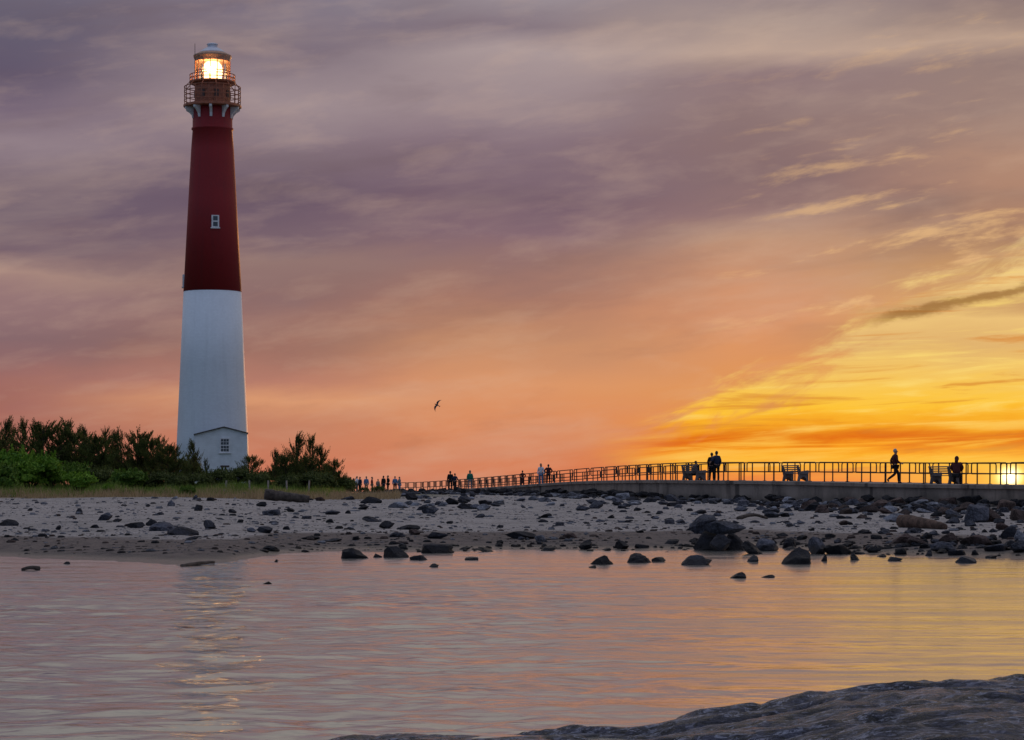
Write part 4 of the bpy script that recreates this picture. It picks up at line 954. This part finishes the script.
HAND = [
 (8,526,22,7,'dark'),(79,514,7,6,'dark'),(104,520.6,15,8,'grey'),(117,522,10,3.5,'dark'),(58,530,6,5,'dark'),(136,528,20,6,'dark'),(152,526,13,7,'dark'),(162,531,28,9,'grey'),(181.5,535,32,8.5,'dark','long black rock at the right end of the row left of the lighthouse reflection'),
 (208.6,529,14,9,'grey'),(198,511,9,7,'dark'),(170.6,506,8,6,'grey'),(174,499.5,7,3.5,'pale'),(222.6,495,9,5.5,'pale'),(194.7,499.5,6,4.5,'grey'),(243,496.5,7,4.5,'grey'),(210,501,8,3.5,'dark'),(251,532.5,10,5,'grey'),(191.6,540,14,3,'dark'),(66.5,564.5,8,3,'dark'),
 (261.6,506.6,12,5,'dark'),(270.5,515.5,20,6,'grey'),(320,501,10,4,'brown'),(332.6,514.8,16,5,'grey'),(348,513.8,6,3.5,'dark'),(264,533,17,7,'grey'),(286.5,530,8,4,'dark'),(351.7,530,10,2.5,'dark'),(372,522,20,6,'dark'),(386.7,528.7,16,8,'dark'),
 (411,530,23,5,'dark'),(414,535,13,6,'brown'),(397,537,17,5,'grey'),(437.5,539,22,7,'dark'),(355.5,540.4,7,4,'dark'),(334.4,542,16,3.5,'grey'),(310,540,20,4,'dark'),(270.5,551,18,5.5,'dark'),(305.5,552.3,9,2.5,'dark'),
 (355,558.5,30,11,'dark','blocky black rock at the waterline, leftmost of three'),(377.6,557.4,10,4,'dark'),(395.3,557.4,27,11.5,'dark','wedge shaped black rock at the waterline, middle of three'),(419,560,19,5,'grey'),(437.5,553,35,9.5,'dark','long blocky black rock at the waterline, rightmost of three'),
 (434,567,10,3.5,'dark'),(464.6,550,12,3,'dark'),(485.7,551.6,17,4.5,'dark'),(472,560,15,3,'grey'),(275.5,562,5,2.5,'dark'),(266.6,584,9,2.5,'dark'),(398.6,508,22,6,'pale'),(430.4,513.8,18,7,'grey'),(467,508.4,20,5,'dark'),(370.7,503.4,22,7,'dark'),(411,500,14,7,'dark'),(349,500,12,4,'grey'),
 (520.6,539,32,7.5,'dark','long low dark rock on the sand near the middle of the beach'),(541,542.7,12,8,'pale'),(570,538.4,17,5.5,'brown'),(585.4,549.8,14,9.5,'dark'),(622,549.3,14,8.5,'dark'),(548,551,16,4.5,'dark'),(642.5,548.5,16,4,'dark'),(671.6,544.7,16,4.5,'dark'),
 (602,564.5,24,9.5,'dark'),(637.4,562.5,28,9,'dark'),(659,561.7,15,4.5,'dark'),(593,568,8,2.5,'dark'),(697,565,31,10,'grey','smooth domed wet rock in the shallows left of the rock pile'),(735,578.5,22,6,'grey','flat pointed rock furthest out in the water'),(766,577.6,18,3,'grey'),(607,551,10,3,'dark'),
 (773,518,18,7,'grey'),(822,513,15,8.5,'brown'),(753,562,12,7,'grey'),(766,551,27,13,'grey'),(753,554,22,13,'dark'),
 (797,564,31,17,'dark','wedge topped dark rock standing in the shallows right of the rock pile', 3),(817.7,554,20,17,'grey'),(790,548,14,10,'dark'),(839,554.2,28,9.5,'dark'),(823,561.4,8,7,'dark'),(857,560.5,13,7.5,'dark'),(874.5,553,15,6.5,'dark'),(901,554.8,13,6.5,'dark'),(895,561,16,4.5,'grey'),(927.5,556,10,6.5,'grey'),(880,557,12,3,'dark'),
 (943.6,553,28,11,'grey'),(959,555.4,22,6,'grey'),(975.5,555.4,8,5.5,'dark'),(967,563,22,7,'pale','pale flat rock lying in the golden shallows'),(900,543.4,24,9.5,'brown'),(921,546,24,9.5,'brown'),(950,543.4,20,11,'brown'),(980,546,36,10,'brown'),(998.6,552,26,8,'grey'),(1012,539,20,13,'dark'),(1019,553,18,11,'grey'),(1021,542.5,14,12,'pale'),
 (895,520.7,24,7.5,'pale'),(870,512.6,20,7.5,'brown'),(890.6,512.6,17,7,'pale'),(977,522.6,28,19,'grey','biggest boulder below the wall near the setting sun'),(990,522,24,14,'brown'),(1019,520.7,18,12,'brown'),(896,506,22,9,'brown'),(880,508,18,9,'brown'),(933,512,12,6.5,'grey'),(943.6,515,16,7.5,'brown'),(847,514,18,6.5,'grey'),(867,534,12,3,'dark'),
 (1003,530,14,8,'brown'),(955,517,18,8,'grey'),(968,510,16,8,'brown'),(1008,511,20,11,'brown'),(925,506,18,9,'brown'),(948,506,20,9,'brown'),(860,505,16,7,'brown'),(836,507,14,6,'grey'),
 (30,511,6,3,'dark'),(95,528,9,3.5,'dark'),(160,515,8,3,'grey'),(232,513,9,4,'dark'),(15,541,8,3,'dark'),(148,507,5,3,'dark'),(240,523,7,3.5,'dark'),(290,512,9,4,'dark'),(306,519,10,3.5,'grey'),(330,523,9,4,'dark'),(450,524,8,3,'dark'),(480,518,10,4,'grey'),(500,528,7,3,'dark'),(545,518,14,5,'dark'),(560,526,10,4,'grey'),(600,522,10,3,'grey'),(655,519,9,3,'grey'),(670,524,11,5,'grey'),(640,533,9,3,'dark'),(690,531,8,3,'dark'),(790,527,8,3,'dark'),(812,531,7,3,'dark'),(850,525,7,3,'dark'),(920,532,9,3,'dark'),(960,530,8,3,'dark'),
]
for h_ in HAND: add_rock(*h_[:5], label=h_[5] if len(h_) > 5 else None, v=h_[6] if len(h_) > 6 else None)
# the pile
add_rock(703.6, 534, 30, 21, 'grey', 'upright boulder leaning at the back left of the rock pile', v=3)
add_rock(709, 550.3, 30, 19, 'dark', 'dark boulder holding up the left end of the capping slab', v=6)
add_rock(734, 550, 24, 18, 'dark', 'dark boulder under the right end of the capping slab', v=5)
add_rock(721, 551, 22, 17, 'dark', 'shadowed boulder in the middle under the capping slab', v=2)
o = add_rock(725, 550.5, 44, 14.5, 'grey', 'long flat slab lying on top of the rock pile', v=9, rz=.05, sink=0, dep=.7, lift=15.0, tilt=-.06)
# random rubble under the wall, and scattered stones up the beach
rubble = []
for i in range(112):
    p = rr_.uniform(395, 1030); q = rr_.uniform(498.5+(p-640)*.004, 510 + (4 if p > 700 else 0)) if p > 600 else rr_.uniform(496.5, 511)
    w = rr_.uniform(7, 17)*(1.15 if p > 800 else .95); add_rock(p, q, w, w*rr_.uniform(.3, .5), rr_.choice(('grey', 'pale', 'grey', 'pale', 'dark', 'brown' if p > 800 else 'grey')))
for i in range(26):
    p = rr_.uniform(330, 1030); q = rr_.uniform(499, 524); w = rr_.uniform(5, 11); add_rock(p, q, w, w*rr_.uniform(.3, .5), rr_.choice(('grey', 'dark', 'grey')))
LM = [(60, 'far left of the beach'), (130, 'below the rounded bush'), (200, 'left of the lighthouse foot'), (262, 'below the lighthouse foot'), (320, 'below the dark driftwood log'), (385, 'below the crowd'), (440, 'below the walkway left end'), (500, 'below the green hooded top'),
      (560, 'below the pair in white and red'), (620, 'below the walkway slope'), (680, 'below the hunched sitter'), (735, 'below the embracing couple'), (790, 'left of the empty bench'), (845, 'right of the empty bench'), (915, 'below the walking man'), (975, 'below the seated pair'), (3000, 'below the setting sun')]
ROWS = [(503, 'top row'), (509, 'second row'), (520, 'upper beach'), (536, 'middle beach'), (552, 'waterline'), (900, 'shallows')]
cells = {}
for rk in ROCKS:
    rk[5]['category'] = 'rock'
    lm = next(t_ for a, t_ in LM if rk[0] <= a); rw = next(t_ for a, t_ in ROWS if rk[1] <= a)
    rk[5]['group'] = 'rocks on the beach' if rk[1] > 514 else 'rubble along the foot of the walkway wall'
    if rk[4]: rk[5]['label'] = rk[4]; continue
    cells.setdefault((rw, lm), []).append(rk)
CW = {'dark': 'blackish', 'grey': 'blue grey', 'pale': 'pale grey', 'brown': 'brownish'}
for (rw, lm), lst in cells.items():
    lst.sort(key=lambda a: a[0])
    for i, rk in enumerate(lst):
        w_ = CW[rk[3]]
        if len(lst) == 1: rk[5]['label'] = f'only rock of the {rw} {lm}, {w_}'
        else: rk[5]['label'] = f'{w_} rock, {ORD[i]} from left in {rw} {lm}'
def hitfast(p, q):
    a, b = 45.0, 200.0; X = 0
    Y = a
    while Y < b:
        X = (p-512)/F*Y; z = ground(X, Y)
        if HZ+F*(CAMZ-z)/Y <= q: return Vector((X, Y, z))
        Y += 1.0 if Y < 90 else 2.0
    return None
# small broken rubble wedged along the foot of the wall
def rubble_bank():
    rnd = random.Random(4); vs, fs, mi = [], [], []
    src = [[(tuple(v.co)) for v in m_.vertices] for m_ in LOW]; sf = [[tuple(p_.vertices) for p_ in m_.polygons] for m_ in LOW]
    for i in range(900):
        s_ = rnd.uniform(0, PLEN-12); off = -rnd.random()**1.6*4.5-.1; q, d = pathpt(s_, off)
        if q.y < 95: continue
        w = rnd.uniform(.22, .75)*(1.15 if off > -1.2 else .8); h = w*rnd.uniform(.35, .7); a = rnd.uniform(0, 6.28); k2 = rnd.randrange(len(LOW)); n = len(vs); ca, sa = math.cos(a), math.sin(a)
        gz = ground(q.x, q.y)+(.16 if off > -1.0 else 0)
        vs += [(q.x+(x*ca-y*sa)*w, q.y+(x*sa+y*ca)*w, gz+z*h+h*.25) for x, y, z in src[k2]]; fs += [tuple(n+j for j in f) for f in sf[k2]]
        mi += [(0 if off > -1.1 else rnd.choice((0, 1, 1, 2)))]*len(sf[k2])  # stones against the wall all dark: its shadow gap put into their colour
    for i in range(430):
        if i < 150: p_, q_ = rnd.uniform(760, 1050), rnd.gauss(510, 6)
        elif i < 300: p_ = rnd.uniform(690, 1050); q_ = rnd.gauss(548, 5)
        elif i < 360: p_, q_ = rnd.uniform(880, 1050), rnd.uniform(515, 552)
        else: p_, q_ = rnd.uniform(380, 700), rnd.gauss(548, 4)
        g_ = hitfast(p_, min(q_, 561))
        if g_ is None: continue
        w = rnd.uniform(3, 13)*(.6 if i >= 360 else 1)*g_.y/F; h = w*rnd.uniform(.4, .8); a = rnd.uniform(0, 6.28); k2 = rnd.randrange(len(LOW)); n = len(vs); ca, sa = math.cos(a), math.sin(a)
        vs += [(g_.x+(x*ca-y*sa)*w, g_.y+(x*sa+y*ca)*w, g_.z+z*h+h*.2) for x, y, z in src[k2]]; fs += [tuple(n+j for j in f) for f in sf[k2]]
        mi += [rnd.choice((0, 0, 1, 1, 2, 3) if i < 150 else (0, 0, 1))]*len(sf[k2])
    me_ = bpy.data.meshes.new('rubble'); me_.from_pydata(vs, [], fs)
    for kx in ('dark', 'grey', 'pale', 'brown'): me_.materials.append(RK[kx])
    me_.polygons.foreach_set('material_index', mi)
    o = bpy.data.objects.new('rubble', me_); C.objects.link(o); tag(o, 'small broken stones packed along the wall foot and the waterline', 'rubble', None, 'stuff')
LOW = [rock_mesh(40+i, 9, 2) for i in range(6)]
rubble_bank()
# pebbles
def pebbles():
    rnd = random.Random(9); groups = {'grey': ([], []), 'pale': ([], []), 'dark': ([], []), 'brown': ([], [])}
    base = [Vector((math.cos(t)*f, math.sin(t)*f, z)) for f, z in ((.85, -.1), (1, .35), (.6, .78)) for t in [k2*math.pi/3 for k2 in range(6)]]
    fcs = [(j*6+i, j*6+(i+1) % 6, j*6+6+(i+1) % 6, j*6+6+i) for j in range(2) for i in range(6)]+[tuple(range(12, 18))]
    for i in range(24000):
        q = 496+(555-496)*rnd.random()**1.05; p = rnd.uniform(-40, 1064)
        Y = None
        g_ = hitfast(p, q)
        if g_ is None or g_.z < .01: continue
        dn = noise.noise(Vector((g_.x*.4, g_.y*.12, 11)))
        if dn < rnd.uniform(-.5, .25): continue
        s_ = rnd.uniform(.008, .026)*(1+rnd.random()**10*3.5)*(.55+g_.y/100); a = rnd.uniform(0, 6.28); ca, sa = math.cos(a), math.sin(a)
        vs, fs = groups[rnd.choice(('brown', 'brown', 'dark', 'pale') if g_.z < .38 else ('grey', 'dark', 'pale', 'pale', 'grey', 'pale', 'grey', 'pale', 'brown'))]; n = len(vs); sx, sz = rnd.uniform(.8, 1.5), rnd.uniform(.5, 1.1)
        jx, jy = rnd.uniform(-.25, .25), rnd.uniform(-.25, .25); vs += [(g_.x+(v.x*sx*ca-v.y*sa+jx*v.z)*s_, g_.y+(v.x*sx*sa+v.y*ca+jy*v.z)*s_, g_.z-.01+v.z*s_*sz) for v in base]; fs += [tuple(n+j for j in f) for f in fcs]
    vs, fs, mi = [], [], []
    for j, kx in enumerate(groups):
        n = len(vs); vs += groups[kx][0]; fs += [tuple(n+q for q in f) for f in groups[kx][1]]; mi += [j]*len(groups[kx][1])
    me_ = bpy.data.meshes.new('pebbles'); me_.from_pydata(vs, [], fs)
    for kx in groups: me_.materials.append(RK[kx])
    me_.polygons.foreach_set('material_index', mi)
    o = bpy.data.objects.new('pebbles', me_); C.objects.link(o); tag(o, 'countless small pebbles and shingle strewn over the sand', 'pebbles', None, 'stuff')
pebbles()

# ------------------------------------------------------------------ driftwood
def log(name, a, b, r0, r1, m_, label, bend=.1, seed=1, n=14):
    bm = bmesh.new(); A, B = Vector(a), Vector(b); rnd = random.Random(seed)
    pts = []; rs = []
    for i in range(n+1):
        t_ = i/n; pts.append(A.lerp(B, t_)+Vector((0, 0, bend*math.sin(t_*math.pi))))
        rs.append((r0+(r1-r0)*t_)*(1+.10*noise.noise(Vector((t_*2.5, seed, 0)))))
    tube(bm, pts, rs, 12)
    for v in bm.verts: v.co += Vector((0, 0, 1))*.18*r0*noise.noise(v.co*4)+Vector((0, 1, 0))*.14*r0*noise.noise(v.co*5)
    o = fin(name, bm, m_, None, True); tag(o, label, 'driftwood'); return o
a = hit(265, 502); b = hit(309, 504.5); b = Vector(((309-512)/F*(a.y+.6), a.y+.6, ground((309-512)/F*a.y, a.y)))
log('driftwood_log', a+Vector((0, 0, .42)), b+Vector((0, 0, .16)), .30, .22, M['drift'], 'thick dark driftwood log with raised left end on the upper beach', 0, 3)
a = hit(904, 527.5); b = hit(944, 529.5)
log('driftwood_log', a+Vector((0, .3, .20)), b+Vector((0, 0, .08)), .24, .13, M['driftb'], 'brown stump of log lying on sand below the walking man', .02, 5)
a = hit(738, 519.3); b = hit(767, 519)
log('driftwood_branch', a+Vector((0, 0, .02)), b+Vector((0, 0, .03)), .09, .05, M['drift'], 'thin curved dark branch on sand behind the rock pile', .14, 7)
def wpt(p, q): Y = CAMZ*F/(q-HZ); return Vector(((p-512)/F*Y, Y, 0))
a = wpt(182, 566.5); b = wpt(214, 564)
log('driftwood_branch', a+Vector((0, 0, .0)), b+Vector((0, 0, .04)), .05, .03, M['drift'], 'dark waterlogged stick at the waterline above the tower reflection', .02, 9)
a = wpt(22, 570.5); b = wpt(39, 570)
log('driftwood_branch', a+Vector((0, 0, .02)), b+Vector((0, 0, .03)), .03, .05, M['drift'], 'short dark stick in the shallows at far left', .03, 10)

# ------------------------------------------------------------------ foreground ledge
def ledge():
    top = [(250, 762), (330, 741), (400, 729), (480, 727), (560, 722.5), (660, 718.5), (700, 712), (760, 706), (800, 697), (830, 690), (880, 684), (930, 680.5), (1024, 679), (1150, 684)]
    vs = []; fs = []; nu, nv = 420, 220
    for j in range(nv):
        v = j/(nv-1)
        for i in range(nu):
            u = i/(nu-1); X = -2.2+7.2*u
            # crest distance and height: follow the outline, crest about 15 m away
            Yc = 15.6
            p = 512+F*X/Yc; q = lerp(p, top); zc = CAMZ-(q-HZ)/F*Yc
            Y = 16.6-v*4.8
            t_ = (Yc-Y)
            if t_ < 0: z = zc-1.6*(t_*t_)*.55-.0*t_
            else: z = zc-.055*t_-.01*t_*t_
            wx_, wy_ = X*.30-Y*.10, Y*1.9+X*.45
            wy_ += .8*noise.noise(Vector((X*.5, Y*.7, 3)))
            n1 = noise.fractal(Vector((wx_, wy_*.55, 1)), 1, 2, 4)
            tr_ = (n1*2.6+wy_*.5); fl = math.floor(tr_); fr_ = tr_-fl; step_ = fl+ss(min(1, fr_/.35))
            lay = (step_-wy_*.5)/2.6
            n2 = noise.fractal(Vector((wx_*5, wy_*2.6, 5)), .9, 2.1, 5)
            rg = 1-abs(noise.noise(Vector((wx_*3, wy_*1.4, 9))))*2
            ck = max(0, 1-abs(noise.noise(Vector((wx_*2.2+4, wy_*1.1, 6))))*7); ck2 = max(0, 1-abs(noise.noise(Vector((X*1.6+Y*.8, Y*4-X, 12))))*6)
            z += -.003-.028*ck-.02*ck2+.115*lay+.012*n2+.016*rg*rg*rg-.012+.004*noise.fractal(Vector((X*7, Y*9, 4)), .8, 2, 4)
            vs.append((X, Y, z))
    for j in range(nv-1):
        for i in range(nu-1): a_ = j*nu+i; fs.append((a_, a_+nu, a_+nu+1, a_+1))
    # skirt for thickness
    n0 = len(vs); border = [i for i in range(nu)]+[j*nu+nu-1 for j in range(1, nv)]+[(nv-1)*nu+i for i in range(nu-2, -1, -1)]+[j*nu for j in range(nv-2, 0, -1)]
    for b_ in border: x, y, z = vs[b_]; vs.append((x, y, -1.2))
    for i in range(len(border)): j = (i+1) % len(border); fs.append((border[i], n0+i, n0+j, border[j]))
    me_ = bpy.data.meshes.new('rock_ledge'); me_.from_pydata(vs, [], fs)
    m = bpy.data.materials.new('wet layered rock'); m.use_nodes = True; t = NT(m.node_tree); b = m.node_tree.nodes['Principled BSDF']
    pos = t.new('ShaderNodeNewGeometry').outputs['Position']; mp = t.new('ShaderNodeMapping'); mp.inputs['Scale'].default_value = (1.1, 3.4, 3.4); mp.inputs['Rotation'].default_value = (0, 0, R(-14)); t.l.new(pos, mp.inputs[0])
    n1 = t.noise(mp.outputs[0], 1.5, 8, .62, .8); n2 = t.noise(mp.outputs[0], 9, 8, .7, .3)
    c = t.mix(t.sstep(n1, .35, .62), (.008, .009, .016), (.058, .062, .10)); c = t.mix(t.sstep(n2, .53, .64, 0, .8), c, (.26, .26, .33)); vn = t.noise(mp.outputs[0], 2.4, 5, .6, .9); c = t.mix(t.sstep(t.m('ABSOLUTE', t.m('SUBTRACT', vn, .5)), .022, .004, 0, .75), c, (.42, .43, .52)); vd = t.noise(mp.outputs[0], 3.1, 6, .6, 1.2); c = t.mix(t.sstep(t.m('ABSOLUTE', t.m('SUBTRACT', vd, .47)), .03, .006, 0, .9), c, (.004, .004, .006)); c = t.mix(t.sstep(n2, .47, .40, 0, .9), c, (.006, .006, .008))  # pale flecks and thin wavy veins are wet highlights painted into the colour
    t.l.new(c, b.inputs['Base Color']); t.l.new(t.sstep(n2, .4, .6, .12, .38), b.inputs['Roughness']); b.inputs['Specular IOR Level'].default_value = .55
    bn = t.new('ShaderNodeBump'); bn.inputs['Strength'].default_value = 1; bn.inputs['Distance'].default_value = .045
    t.l.new(n2, bn.inputs['Height']); t.l.new(bn.outputs[0], b.inputs['Normal'])
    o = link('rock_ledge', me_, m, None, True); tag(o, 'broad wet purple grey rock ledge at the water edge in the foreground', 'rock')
ledge()
